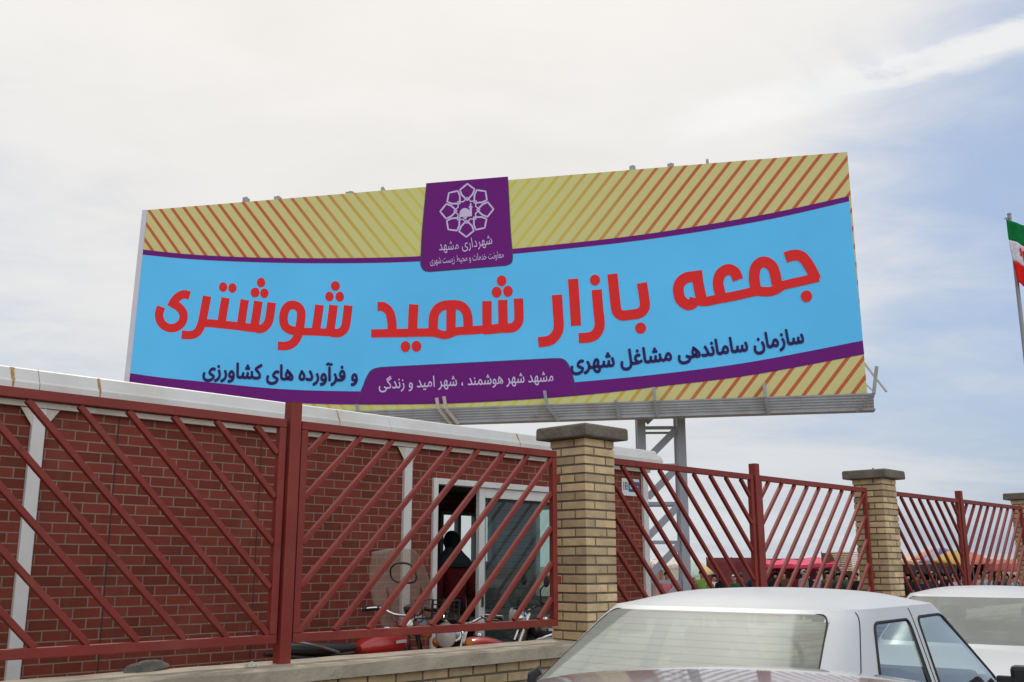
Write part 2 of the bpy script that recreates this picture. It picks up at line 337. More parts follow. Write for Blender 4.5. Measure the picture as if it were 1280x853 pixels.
# ------------------------------------------------------------------ brick pillars and low walls
def brick_box(mb, x0, x1, y0, y1, z0, z1, bl=.21, ch=.0665, j=.014, ends=True):
    """courses of real bricks laid pinwheel fashion round a rectangular shaft"""
    n = int(round((z1 - z0) / ch)); d = .10
    for c in range(n):
        za = z0 + c * ch + j / 2; zb = za + ch - j; odd = c % 2
        def row(a0, a1, put, start):
            a = a0; L_ = .26 if a1 - a0 < .27 else start
            while a < a1 - .02:
                e = min(a + L_, a1)
                if a1 - e < .06: e = a1
                put(a + (j / 2 if a > a0 else 0), e - (j / 2 if e < a1 else 0), random.uniform(-.0018, .0018), random.uniform(.02, 1))
                a = e; L_ = bl
        lo, hi = (0, d + j) if odd else (d + j, 0)
        f0 = bl if odd else bl * .5
        if not ends: lo = hi = 0
        row(x0 + lo, x1 - hi, lambda a, e, q, r: mb.box(a, e, y0 + q, y0 + d, za, zb, 0, r), f0)
        row(x0 + hi, x1 - lo, lambda a, e, q, r: mb.box(a, e, y1 - d, y1 - q, za, zb, 0, r), f0)
        if ends:
            row(y0 + hi, y1 - lo, lambda a, e, q, r: mb.box(x0 + q, x0 + d, a, e, za, zb, 0, r), f0)
            row(y0 + lo, y1 - hi, lambda a, e, q, r: mb.box(x1 - d, x1 - q, a, e, za, zb, 0, r), f0)
PW = .173
pillar_labels = ['yellow brick pillar at the near end of the red fence, left of the picture',
                 'large yellow brick pillar with a grey cap beside the sliding glass door and the white car roof',
                 'yellow brick pillar rising between the two white car roofs, a bolt on its cap',
                 'farthest yellow brick pillar, cut by the right edge beneath the flag']
for i in range(4):
    p = thing('brick_pillar', pillar_labels[i], 'pillar', fp(5.0 * i - 5.0, 0, 0), FA, 'brick pillars of the fence')
    s = MB(); brick_box(s, -PW, PW, -PW, PW, 1.02, 2.483); brick_box(s, -PW, PW, -PW, PW, 0, 1.02)
    sh = s.build('shaft', M['yellow_brick'], p, bevel=.003)
    s = MB(); s.box(-PW + .009, PW - .009, -PW + .009, PW - .009, 0, 2.484); s.build('mortar_core', M['mortar'], sh)
    s = MB(); CW = .252
    pr = [(-CW + .004, 2.483), (-CW, 2.495), (-CW + .002, 2.566), (-CW + .012, 2.578)]
    vs = []; fs = []
    for k, (a, z) in enumerate(pr):
        vs += [(a + random.uniform(-.003, .003), a, z), (-a, a + random.uniform(-.003, .003), z), (-a, -a, z), (a, -a + random.uniform(-.003, .003), z)]
    for k in range(3):
        for q in range(4): fs.append((k * 4 + q, k * 4 + (q + 1) % 4, k * 4 + 4 + (q + 1) % 4, k * 4 + 4 + q))
    fs += [(3, 2, 1, 0), (12, 13, 14, 15)]
    s.add(vs, fs); s.build('cap', M['concrete'], p, bevel=.006)
    if i == 2:
        s = MB(); s.tube([(0, 0, 2.577), (0, 0, 2.612)], .009); s.build('bolt', M['dark_metal'], p)
wall_labels = ['low brick wall with a worn concrete coping below the big red railings before the kiosk',
               'low brick wall under the fence hidden mostly by the nearer white car',
               'farthest low brick wall under the fence behind the second white car']
for i in range(3):
    p = thing('low_wall', wall_labels[i], 'wall', fp(5.0 * i - 2.5, 0, 0), FA, 'low walls under the fence')
    a = 2.5 - PW - .002
    s = MB(); brick_box(s, -a, a, -.13, .13, 0, .931, ends=False); sh = s.build('brickwork', M['yellow_brick'], p, bevel=.003)
    s = MB(); s.box(-a, a, -.121, .121, 0, .93); s.build('mortar_core', M['mortar'], sh)
    s = MB(); n = 24; ysq = [-.172, -.165, .165, .172]; vs = []; fs = []
    for k in range(n + 1):
        x = -a + 2 * a * k / n; r_ = lambda q: random.uniform(-q, q)
        vs += [(x, -.185 + r_(.006), .932), (x, -.188 + r_(.006), 1.005 + r_(.004)), (x, -.180 + r_(.006), 1.018 + r_(.003)), (x, .15, 1.022 + r_(.003)), (x, .18, 1.0), (x, .18, .932)]
    for k in range(n):
        for q in range(6): fs.append((k * 6 + q, k * 6 + (q + 1) % 6, k * 6 + 6 + (q + 1) % 6, k * 6 + 6 + q))
    fs += [tuple(range(6))[::-1], tuple(range(n * 6, n * 6 + 6))]
    s.add(vs, fs); s.build('coping', M['coping'], p)
# ------------------------------------------------------------------ fence panels and posts
Z0, Z1 = 1.178, 2.378
def fence_panel(t_post, side, label):
    """side -1: panel left of its post, +1: right; x measured outward from the post"""
    p = thing('railing', label, 'railing', fp(t_post, 0, 1.022), FA, 'red slanted bar railings')
    zz = lambda z: z - 1.022
    i0, i1 = .052, 2.285
    T = lambda a: side * a
    def bx(name, a0, a1, z0, z1, y=.022):
        s = MB(); x0, x1 = sorted((T(a0), T(a1))); s.box(x0, x1, -y, y, zz(z0), zz(z1)); return s.build(name, M['red_paint'], p, bevel=.004)
    bx('top_rail', i0, i1, Z1 - .05, Z1); bx('bottom_rail', i0, i1, Z0 - .05, Z0 - .001)
    bx('stile', i0, i0 + .045, Z0, Z1 - .051, .0215); bx('stile', i1 - .045, i1, Z0, Z1 - .051, .0215)
    for z in (1.42, 2.15):      # lugs into the pillar
        bx('wall_lug', i1 + .001, i1 + .042, z, z + .055, .018)
    lo, hi = Z0 + .0, Z1 - .052; x0, x1 = i0 + .046, i1 - .046
    k = 0
    while True:
        c = .25 * (k + 1) - .004; k += 1
        # z = hi - (c - a)
        pts = []
        a_hi, a_lo = min(c, x1), max(c - (hi - lo), x0)
        if a_lo >= x1 - .03: break
        za, zb = hi - (c - a_hi), hi - (c - a_lo)
        if a_hi - a_lo < .04: continue
        s = MB(); s.bar((T(a_lo), random.uniform(-.003, .003), zz(zb) + random.uniform(-.004, .004)), (T(a_hi), random.uniform(-.003, .003), zz(za)), .032, .032, up=(0, 1, 0))
        s.build('bar', M['red_paint'], p, bevel=.005)
    return p
pl = [('big left red railing of falling slanted bars before the brick kiosk', 'red railing of rising slanted bars before the motorcycles and kiosk door'),
      ('red railing of falling slanted bars right of the large pillar, before the sign tower', 'red railing of rising slanted bars ending at the pillar between the car roofs'),
      ('far red railing of falling slanted bars before the market umbrellas', 'farthest red railing of rising bars at the right edge')]
po = ['nearest red square fence post, before the brick kiosk', 'middle red fence post, before the maroon market tarpaulin', 'farthest red fence post, before the coloured umbrellas']
for i in range(3):
    t = 5.0 * i - 2.6 + (.1 if i else 0)
    t = (-2.6, 2.48, 7.42)[i]
    p = thing('fence_post', po[i], 'fence post', fp(t, 0, 1.022), FA, 'red fence posts')
    s = MB(); s.box(-.037, .037, -.037, .037, -.03, 1.455); s.build('post_tube', M['red_paint'], p, bevel=.005)
    s = MB(); s.box(-.036, .036, -.036, .036, 1.4555, 1.460); s.build('post_cap', M['red_paint'], p)
    fence_panel(t, -1, pl[i][0]); fence_panel(t, 1, pl[i][1])
def lump(name, label, cat, loc, sx, sy, sz, m, seed):
    bm = bmesh.new(); bmesh.ops.create_icosphere(bm, subdivisions=3, radius=1); rr = random.Random(seed)
    ph = [(rr.uniform(-3, 3), rr.uniform(-3, 3), rr.uniform(-3, 3)) for _ in range(4)]
    for v in bm.verts:
        k = 1 + sum(.09 * math.sin(a * v.co.x * 2 + b_ * v.co.y * 2 + c * v.co.z * 2 + a) for a, b_, c in ph)
        v.co = Vector((v.co.x * sx * k, v.co.y * sy * k, max(v.co.z * sz * k, -sz * .35) + sz * .35))
    me = bpy.data.meshes.new(name); bm.to_mesh(me); bm.free(); me.materials.append(m)
    o = bpy.data.objects.new(name, me); col.objects.link(o); o.location = loc; o.rotation_euler = (0, 0, FA + rr.uniform(-.4, .4))
    tag(o, label, cat); return o
M['rock'] = mat('rock', (.14, .14, .125), .95, var=.35, vscale=9, bump=.7, bscale=25)
M['pebble'] = mat('pebble', (.52, .48, .42), .9, var=.2, vscale=30, bump=.4)
lump('rock', 'flat grey rock lying on the low wall coping near the left', 'rock', fp(-3.33, .12, 1.021), .125, .035, .038, M['rock'], 3)
lump('pebble', 'small pale stone on the coping left of the nearest fence post', 'stone', fp(-2.84, -.075, 1.02), .032, .024, .02, M['pebble'], 5)
# ------------------------------------------------------------------ kiosk
KO = 2.0                                         # distance of its front wall behind the fence
def make_kiosk():
    p = thing('brick_kiosk', 'site kiosk clad in red brick panels with white frame, fascia and glass door', 'kiosk', fp(0, KO, YARD), FA)
    z = lambda v: v - YARD
    L0, L1, DEP = -6.6, 3.42, 2.4
    top = z(2.60)
    uvf = lambda c: (c.x, c.z); uve = lambda c: (c.y + 3, c.z)
    def wallpart(x0, x1, z0, z1, y0=.0, y1=.06, uv=uvf):
        s = MB(); s.box(x0, x1, y0, y1, z0, z1); return s.build('wall_panel', M['kiosk_brick'], p, uv=uv)
    DX0, DX1, DZ = .232, 2.16, z(2.333)
    M['inner'] = mat('kiosk_inner_lining', (.22, .27, .25), .6, var=.1)
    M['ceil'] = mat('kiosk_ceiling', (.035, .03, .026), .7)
    cols = [-6.6, -3.3, -.075, 3.42]
    wallpart(-6.55, -3.345, .03, top); wallpart(-3.255, -.113, .03, top)
    wallpart(-.037, DX0 - .001, .03, top); wallpart(DX0, DX1, DZ + .001, top); wallpart(DX1 + .001, 3.375, .03, top)
    for x in (-5.6, -4.45, -2.74, -1.57, 2.78): s = MB(); s.box(x - .003, x + .003, -.0025, .01, .03, top - .005); s.build('panel_seam', M['rubber'], p)
    # end walls: the right one has a wide window
    def endwall(x0, x1, win):
        s = MB()
        if win:
            a0, a1, zb, zt = .30, 1.66, z(1.15), z(2.26)
            s.box(x0, x1, .06, DEP - .06, .03, zb); s.box(x0, x1, .06, DEP - .06, zt, top)
            s.box(x0, x1, .06, a0, zb, zt); s.box(x0, x1, a1, DEP - .06, zb, zt)
        else: s.box(x0, x1, .06, DEP - .06, .03, top)
        return s.build('wall_panel', M['kiosk_brick'], p, uv=uve)
    endwall(3.36, 3.42, True); endwall(-6.6, -6.54, False)
    f = MB()
    for a, b_ in ((.30, .345), (.955, .995), (1.615, 1.66)): f.box(3.35, 3.43, a, b_, z(1.15), z(2.26))
    f.box(3.35, 3.43, .345, 1.615, z(1.15), z(1.19)); f.box(3.35, 3.43, .345, 1.615, z(2.22), z(2.26))
    wf = f.build('window', M['white_metal'], p, bevel=.003)
    g = MB(); g.box(3.388, 3.392, .345, 1.615, z(1.19), z(2.22)); g.build('pane', M['clear_glass'], wf)
    # back wall with a run of windows
    bw = [(2.42, 3.34), (-1.0, 1.2), (-4.6, -2.4)]; zb, zt = z(1.56), z(2.20)
    s = MB(); s.box(L0, L1, DEP - .06, DEP, .03, zb); s.box(L0, L1, DEP - .06, DEP, zt, top)
    xs = [L0]
    for a, b_ in sorted(bw): s.box(xs[-1], a, DEP - .06, DEP, zb, zt); xs.append(b_)
    s.box(xs[-1], L1, DEP - .06, DEP, zb, zt); s.build('wall_panel', M['kiosk_brick'], p, uv=uvf)
    M['win_dark'] = mat('window_frame', (.20, .22, .21), .5)
    for a, b_ in bw:
        f = MB(); f.box(a, b_, DEP - .07, DEP + .01, zb, zb + .04); f.box(a, b_, DEP - .07, DEP + .01, zt - .04, zt)
        n = 3 if b_ - a < 1.2 else 5
        for k in range(n + 1):
            x = a + (b_ - a - .05) * k / n; f.box(x, x + .05, DEP - .068, DEP + .008, zb + .041, zt - .041)
        wf = f.build('window', M['win_dark'], p, bevel=.002)
        g = MB(); g.box(a, b_, DEP - .032, DEP - .028, zb + .02, zt - .02); g.build('pane', M['clear_glass'], wf)
    # inner lining
    s = MB(); s.box(L0 + .1, L1 - .075, .0, DEP - .08, .0, .028); s.build('floor_slab', M['inner'], p)
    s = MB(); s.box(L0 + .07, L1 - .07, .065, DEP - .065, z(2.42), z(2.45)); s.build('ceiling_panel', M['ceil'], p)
    s = MB()                                     # ribbed lining board on the right end wall, as seen through the glass
    for k in range(26): s.box(3.335, 3.348, 1.68, DEP - .08, z(.32) + k * .08, z(.32) + k * .08 + .072)
    s.build('lining_board', mat('lining_board', (.26, .36, .33), .5, var=.08), p, bevel=.003)
    s = MB(); s.box(-.20, -.16, .07, DEP - .08, .03, z(2.41)); s.build('partition', M['inner'], p)
    # frame columns with gusset plates
    for c in cols:
        s = MB(); hw = .044; s.box(c - hw if c < 3 else c - hw, c + hw, -.035, .05, 0, z(2.585)); cp = s.build('column', M['white_metal'], p, bevel=.006)
        if c < 3:
            g = MB()
            for sg in (-1, 1):
                g.add([(c + sg * hw, -.03, z(2.582)), (c + sg * (hw + .085), -.03, z(2.582)), (c + sg * hw, -.03, z(2.46)),
                       (c + sg * hw, -.024, z(2.582)), (c + sg * (hw + .085), -.024, z(2.582)), (c + sg * hw, -.024, z(2.46))],
                      [(0, 1, 2), (3, 5, 4), (0, 3, 4, 1), (1, 4, 5, 2), (2, 5, 3, 0)])
            g.build('gusset_plate', M['cream_metal'], cp)
    s = MB(); s.box(3.376, 3.464, DEP - .05, DEP + .035, 0, z(2.585)); s.build('column', M['white_metal'], p, bevel=.006)
    # fascia: lower upright face, upper face leaning back, in sheet lengths
    M['fascia'] = mat('fascia_sheet', (.60, .585, .555), .42, var=.05, dirt=(.42, .37, .28), dirt_amt=.5, dscale=1.6, spots=((.34, .24, .13), 5, .69))
    prof = [(.02, z(2.625)), (-.105, z(2.632)), (-.11, z(2.64)), (-.11, z(2.735)), (-.098, z(2.75)), (-.055, z(2.832)), (-.03, z(2.842)), (.30, z(2.80)), (.30, z(2.625))]
    for a, b_ in ((-6.75, -3.35), (-3.347, -.35), (-.347, 2.2), (2.203, 3.60)):
        s = MB(); s.extrude(prof, a, b_); s.build('fascia', M['fascia'], p, bevel=.004)
    s = MB(); s.extrude([(.27, z(2.64)), (-.09, z(2.645)), (-.09, z(2.735)), (-.05, z(2.80)), (.27, z(2.78))], 3.601, 3.70); s.build('fascia_end', M['fascia'], p, bevel=.02)
    s = MB(); s.box(-6.7, 3.5, -.045, .03, z(2.586), z(2.624)); s.build('under_trim', M['cream_metal'], p)
    s = MB(); s.box(-6.7, 3.55, .30, DEP + .12, z(2.64), z(2.78)); s.build('roof', M['fascia'], p)
    # rust runs below the fascia screws
    M['rust'] = mat('rust', (.36, .20, .055), .8, var=.35, vscale=25)
    for x, w_ in ((-2.94, .012), (-3.52, .014), (1.28, .008), (-.9, .006)):
        s = MB(); vs = []
        k = 8
        for q in range(k + 1):
            zz_ = z(2.832) - (.082) * q / k; yy = -.055 - .043 * q / k; w2 = w_ * (1 - .35 * q / k) + random.uniform(-.003, .003)
            vs += [(x - w2, yy - .004, zz_), (x + w2 + random.uniform(-.003, .003), yy - .004, zz_)]
        vs += [(x - w_ * .5, -.1125, z(2.735)), (x + w_ * .45, -.1125, z(2.735)), (x - w_ * .3, -.1125, z(2.66)), (x + w_ * .2, -.1125, z(2.66))]
        n = len(vs) // 2
        s.add(vs, [(2 * i, 2 * i + 1, 2 * i + 3, 2 * i + 2) for i in range(n - 1)]); s.build('rust_run', M['rust'], p)
    # sliding door
    D = MB(); fz = DZ
    D.box(DX0, DX0 + .055, -.03, .075, .03, fz); D.box(DX1 - .055, DX1, -.03, .075, .03, fz); D.box(DX0 + .056, DX1 - .056, -.03, .075, fz - .055, fz)
    df = D.build('door_frame', M['white_metal'], p, bevel=.004)
    S = MB(); a, b_ = .835, DX1 - .057
    S.box(a, a + .075, .0, .05, .05, fz - .056); S.box(b_ - .075, b_, .0, .05, .05, fz - .056)
    S.box(a + .076, b_ - .076, .0, .05, fz - .15, fz - .056); S.box(a + .076, b_ - .076, .0, .05, .05, .16)
    S.box(a + .10, a + .14, .055, .075, .05, fz - .056)
    sl = S.build('sliding_door', M['white_metal'], p, bevel=.004)
    G = MB(); G.box(a + .07, b_ - .07, .022, .028, .15, fz - .14); G.build('pane', M['teal_glass'], sl)
    G = MB(); G.box(a + .03, a + .045, -.02, -.001, .95, 1.1); G.build('handle', M['dark_metal'], sl)
    # number plate
    M['plate_white'] = flat('plate_white', (.62, .66, .64)); M['plate_blue'] = flat('plate_blue', (.03, .06, .22))
    s = MB(); s.box(3.02, 3.335, -.006, -.001, z(2.31), z(2.50)); pp = s.build('number_plate', M['plate_white'], p)
    s = MB(); s.box(3.135, 3.33, -.0085, -.0065, z(2.355), z(2.47)); s.build('plate_field', M['plate_blue'], pp)
    s = MB()
    for (x0, x1, z0, z1) in ((3.045, 3.055, 2.37, 2.46), (3.075, 3.115, 2.375, 2.385), (3.075, 3.115, 2.41, 2.42), (3.075, 3.115, 2.447, 2.457), (3.075, 3.085, 2.386, 2.409), (3.105, 3.115, 2.386, 2.409), (3.075, 3.085, 2.421, 2.446), (3.105, 3.115, 2.421, 2.446)):
        s.box(x0, x1, -.009, -.0065, z(z0), z(z1))
    s.build('plate_number', M['black'], pp)
    s = MB()
    for x, h in ((3.155, .05), (3.18, .03), (3.205, .06), (3.235, .035), (3.262, .05), (3.29, .04)): s.box(x, x + .013, -.0105, -.009, z(2.385), z(2.385 + h))
    s.build('plate_writing', M['plate_white'], pp)
make_kiosk()
# desk inside
p = thing('desk', 'dark office desk with a pale top edge inside the kiosk doorway', 'desk', fp(2.45, KO + 1.25, YARD + .028), FA)
s = MB(); s.box(-.75, .75, -.3, .3, .70, .735); s.build('desk_top', mat('desk_top', (.42, .42, .40), .4), p, bevel=.004)
M['desk_dark'] = mat('desk_dark', (.03, .028, .027), .5)
s = MB(); s.box(-.72, .72, -.27, -.25, .06, .70); s.build('front_panel', M['desk_dark'], p)
for x in (-.73, .70):
    s = MB(); s.box(x, x + .03, -.28, .28, 0, .70); s.build('side_panel', M['desk_dark'], p)
# ------------------------------------------------------------------ people
def skin_mesh(nodes, edges, root, sub=1):
    """nodes: (x,y,z,r) or (x,y,z,rx,ry); grows one continuous skin over the skeleton"""
    bm = bmesh.new(); lay = bm.verts.layers.skin.verify(); vs = []
    for i, n in enumerate(nodes):
        v = bm.verts.new(n[:3]); q = v[lay]; q.radius = (n[3], n[4] if len(n) > 4 else n[3]); q.use_root = (i == root); vs.append(v)
    for a, b_ in edges: bm.edges.new((vs[a], vs[b_]))
    me = bpy.data.meshes.new('skeleton'); bm.to_mesh(me); bm.free()
    o = bpy.data.objects.new('skeleton', me); col.objects.link(o)
    m = o.modifiers.new('skin', 'SKIN'); m.use_smooth_shade = True
    if sub: m2 = o.modifiers.new('sub', 'SUBSURF'); m2.levels = sub; m2.render_levels = sub
    dg = bpy.context.evaluated_depsgraph_get(); dg.update()
    r = bpy.data.meshes.new_from_object(o.evaluated_get(dg))
    bpy.data.objects.remove(o); bpy.data.meshes.remove(me)
    return r
def skeleton(h, arms, lean=0, turn=0, hands=False, grow=0.):
    k = h / 1.72; g = grow
    N = [(0, 0, .93, .125, .10), (0, 0, 1.12, .115, .09), (0, .0, 1.32, .135, .095), (0, .0, 1.44, .07, .06), (0, .012, 1.50, .046), (0, .025, 1.57, .068, .075), (0, .02, 1.645, .07, .082)]
    E_ = [(0, 1), (1, 2), (2, 3), (3, 4), (4, 5), (5, 6)]
    for sgn, arm in zip((-1, 1), arms):
        b0 = len(N); (ex, ey, ez), (wx, wy, wz) = arm
        N += [(sgn * .165, 0, 1.395, .058), (sgn * ex, ey, ez, .042), (sgn * wx, wy, wz, .028)]
        E_ += [(2, b0), (b0, b0 + 1), (b0 + 1, b0 + 2)]
        d = Vector((sgn * (wx - ex), wy - ey, wz - ez)).normalized()
        wv = Vector((sgn * wx, wy, wz)); palm = wv + d * .07
        N.append((*palm, .034, .02)); E_.append((b0 + 2, b0 + 3))
        if hands:
            sidev = d.cross(Vector((0, 0, 1))).normalized() if abs(d.z) < .9 else Vector((0, 1, 0))
            for q, ln in enumerate((.062, .072, .068, .052)):
                b1 = len(N); s0 = palm + sidev * (.022 - .015 * q) + d * .012
                N += [(*(s0), .009), (*(s0 + d * ln * .55 + Vector((-sgn * .006, 0, 0))), .0085), (*(s0 + d * ln + Vector((-sgn * .02, 0, 0))), .0075)]
                E_ += [(b0 + 3, b1), (b1, b1 + 1), (b1 + 1, b1 + 2)]
            b1 = len(N); s0 = wv + d * .035 + sidev * .028
            N += [(*s0, .011), (*(s0 + d * .03 + sidev * .018), .0095), (*(s0 + d * .055 + sidev * .02), .008)]
            E_ += [(b0 + 2, b1), (b1, b1 + 1), (b1 + 1, b1 + 2)]
    for sgn, st in zip((-1, 1), (turn, -turn)):
        b0 = len(N)
        N += [(sgn * .09, 0, .88, .088), (sgn * .095, .02 + st * .25, .49, .06), (sgn * .095, -.02 + st * .5, .10, .042), (sgn * .1, .11 + st * .5, .045, .038)]
        E_ += [(0, b0), (b0, b0 + 1), (b0 + 1, b0 + 2), (b0 + 2, b0 + 3)]
    out = []
    for n in N:
        x, y, z = n[:3]; y += lean * max(0, z - .9)
        out.append((x * k, y * k, z * k) + tuple(r * k for r in n[3:]))
    return out, E_
DOWN = ((.215, -.02, 1.13), (.225, .05, .90)); FOLD = ((.22, .02, 1.13), (.10, .24, 1.12)); CARRY = ((.215, -.04, 1.13), (.19, .20, 1.02))
def sub_graph(nodes, edges, keep):
    mp = {i: j for j, i in enumerate(keep)}
    return [nodes[i] for i in keep], [(mp[a], mp[b_]) for a, b_ in edges if a in mp and b_ in mp]
def inflate(nodes, g): return [n[:3] + tuple(r + g for r in n[3:]) for n in nodes]
def head_cover(h, kind):
    """hair or scarf: a shell over the skull, open at the face"""
    k = h / 1.72; bm = bmesh.new(); bmesh.ops.create_uvsphere(bm, u_segments=20, v_segments=14, radius=1)
    dele = []
    for v in bm.verts:
        x, y, z = v.co
        v.co = Vector((x * .093, y * .108 + .012, z * .122 + 1.635)) * k
        if y > .45 and z < .45 and abs(x) < .75: dele.append(v)
        elif kind == 'hair' and z < -.35: dele.append(v)
    bmesh.ops.delete(bm, geom=dele, context='VERTS')
    if kind == 'scarf':
        for v in bm.verts:
            if v.co.z < 1.56 * k:
                f = (1.56 * k - v.co.z) / (.05 * k); f = min(f, 1.1); v.co.x *= 1 + 1.1 * f; v.co.y = (v.co.y - .01) * (1 + .45 * f) + .01; v.co.z -= .085 * f * k
    for f in bm.faces: f.smooth = True
    me = bpy.data.meshes.new(kind); bm.to_mesh(me); bm.free(); return me
def link_mesh(name, me, m, parent):
    o = bpy.data.objects.new(name, me); col.objects.link(o); o.parent = parent
    if not me.materials: me.materials.append(None)
    o.material_slots[0].link = 'OBJECT'; o.material_slots[0].material = m
    return o
PM = {}
def person_meshes(key, h, arms, lean=0, turn=0, cover='hair', hands=False, robe=False):
    N, E_ = skeleton(h, arms, lean, turn, hands)
    d = {'body': skin_mesh(N, E_, 0)}
    nf = lambda i: 7 + i
    per = (len(N) - 7 - 8) // 2
    arm_keep = []
    for a in range(2):
        b0 = 7 + a * per; arm_keep += [b0, b0 + 1, b0 + 2]
    k = h / 1.72
    jn, je = sub_graph(N, E_, [0, 1, 2, 3] + arm_keep); jn = inflate(jn, .02 * k); jn.append((0, jn[0][1] - .005, .78 * k, .165 * k, .13 * k)); je.append((0, len(jn) - 1))
    d['jacket'] = skin_mesh(jn, je, 0, 1)
    leg = list(range(len(N) - 8, len(N)))
    ln = [leg[0], leg[1], leg[2], leg[4], leg[5], leg[6]]
    d['trousers'] = skin_mesh(*[(inflate(n, .016 * k), e) for n, e in [sub_graph(N, E_, [0] + ln)]][0], 1)
    d['shoe'] = skin_mesh(*[(inflate(n, .008), e) for n, e in [sub_graph(N, E_, [leg[2], leg[3]])]][0], 0)
    d['shoe2'] = skin_mesh(*[(inflate(n, .008), e) for n, e in [sub_graph(N, E_, [leg[6], leg[7]])]][0], 0)
    d['cover'] = head_cover(h, cover); d['ck'] = cover
    if lean:
        for v in d['cover'].vertices: v.co.y += lean * max(0, v.co.z / k - .9) * k
    if robe:
        mb = MB(); n = 20
        prof = [(.17, .16, .06), (.20, .17, .5), (.19, .15, .95), (.205, .135, 1.25), (.185, .115, 1.40), (.09, .085, 1.50), (.075, .09, 1.53)]
        vs = []
        for rx, ry, zz in prof:
            for q in range(n):
                a = 2 * math.pi * q / n; f = 1 + (.07 * math.sin(5 * a + zz * 2) if zz < 1.2 else 0)
                vs.append((rx * 1.15 * f * math.cos(a) * k, ry * 1.15 * f * math.sin(a) * k, zz * k))
        fs = [(i * n + q, i * n + (q + 1) % n, (i + 1) * n + (q + 1) % n, (i + 1) * n + q) for i in range(len(prof) - 1) for q in range(n)]
        me = bpy.data.meshes.new('robe'); me.from_pydata(vs, [], fs); me.polygons.foreach_set('use_smooth', [True] * len(fs)); d['robe'] = me
    # face: nose, eyes and mouth as one small part set on the head
    PM[key] = (d, h, lean)
def add_person(key, label, loc, rz, skin, top, bottom, cover, group=None, shoes=None):
    d, h, lean = PM[key]
    p = thing('person', label, 'person', loc, rz, group)
    link_mesh('body', d['body'], skin, p)
    link_mesh('jacket', d['jacket'], top, p); link_mesh('trousers', d['trousers'], bottom, p)
    link_mesh('shoe', d['shoe'], shoes or M['black'], p); link_mesh('shoe', d['shoe2'], shoes or M['black'], p)
    link_mesh(d['ck'], d['cover'], cover, p)
    if 'robe' in d: link_mesh('robe', d['robe'], top, p)
    return p
def cloth(name, c): return mat(name, c, .9, var=.15, vscale=14, spec=.15)
CL = {k: cloth('cloth_' + k, v) for k, v in dict(black=(.012, .012, .014), charcoal=(.04, .042, .048), white=(.62, .62, .62), maroon=(.115, .010, .012), navy=(.018, .025, .06), grey=(.20, .20, .21),
      lime=(.17, .28, .07), green=(.03, .10, .05), brown=(.10, .055, .03), red=(.35, .03, .03), lilac=(.36, .30, .45), sky=(.22, .36, .50), beige=(.42, .33, .22), pink=(.50, .16, .20), teal=(.12, .34, .34), yellow=(.5, .36, .07)).items()}
SK = [mat('skin_tan', (.36, .20, .13), .6, var=.06), mat('skin_brown', (.25, .13, .08), .6, var=.06)]
HAIR = mat('dark_hair', (.012, .009, .008), .55)
GREYHAIR = mat('grey_hair', (.25, .25, .25), .6)
person_meshes('clerk', 1.62, (DOWN, CARRY), .10, .04, 'scarf', hands=True)
person_meshes('stand', 1.72, (DOWN, DOWN), 0, .05, 'hair')
person_meshes('walk', 1.70, (DOWN, CARRY), .03, .22, 'hair')
person_meshes('browse', 1.68, (FOLD, CARRY), .16, .05, 'hair')
person_meshes('veiled', 1.62, (FOLD, DOWN), .02, .05, 'scarf', robe=True)
# the person in the doorway stands inside with the back turned to us
c = add_person('clerk', 'person in a maroon jacket and black hood standing in the kiosk doorway, back turned', fp(1.22, KO + .75, YARD + .028), FA + R(-14), SK[0], CL['maroon'], CL['black'], CL['black'])
k_ = 1.62 / 1.72; s = MB()
s.lathe([(.085, 1.575 * k_), (.10, 1.54 * k_), (.135, 1.50 * k_), (.185, 1.455 * k_), (.21, 1.41 * k_), (.195, 1.37 * k_), (.15, 1.36 * k_)], 24, Matrix.Translation((0, .055, 0)) @ Matrix.Diagonal((1.0, .72, 1.0, 1.0)))
s.build('hood', CL['charcoal'], c)
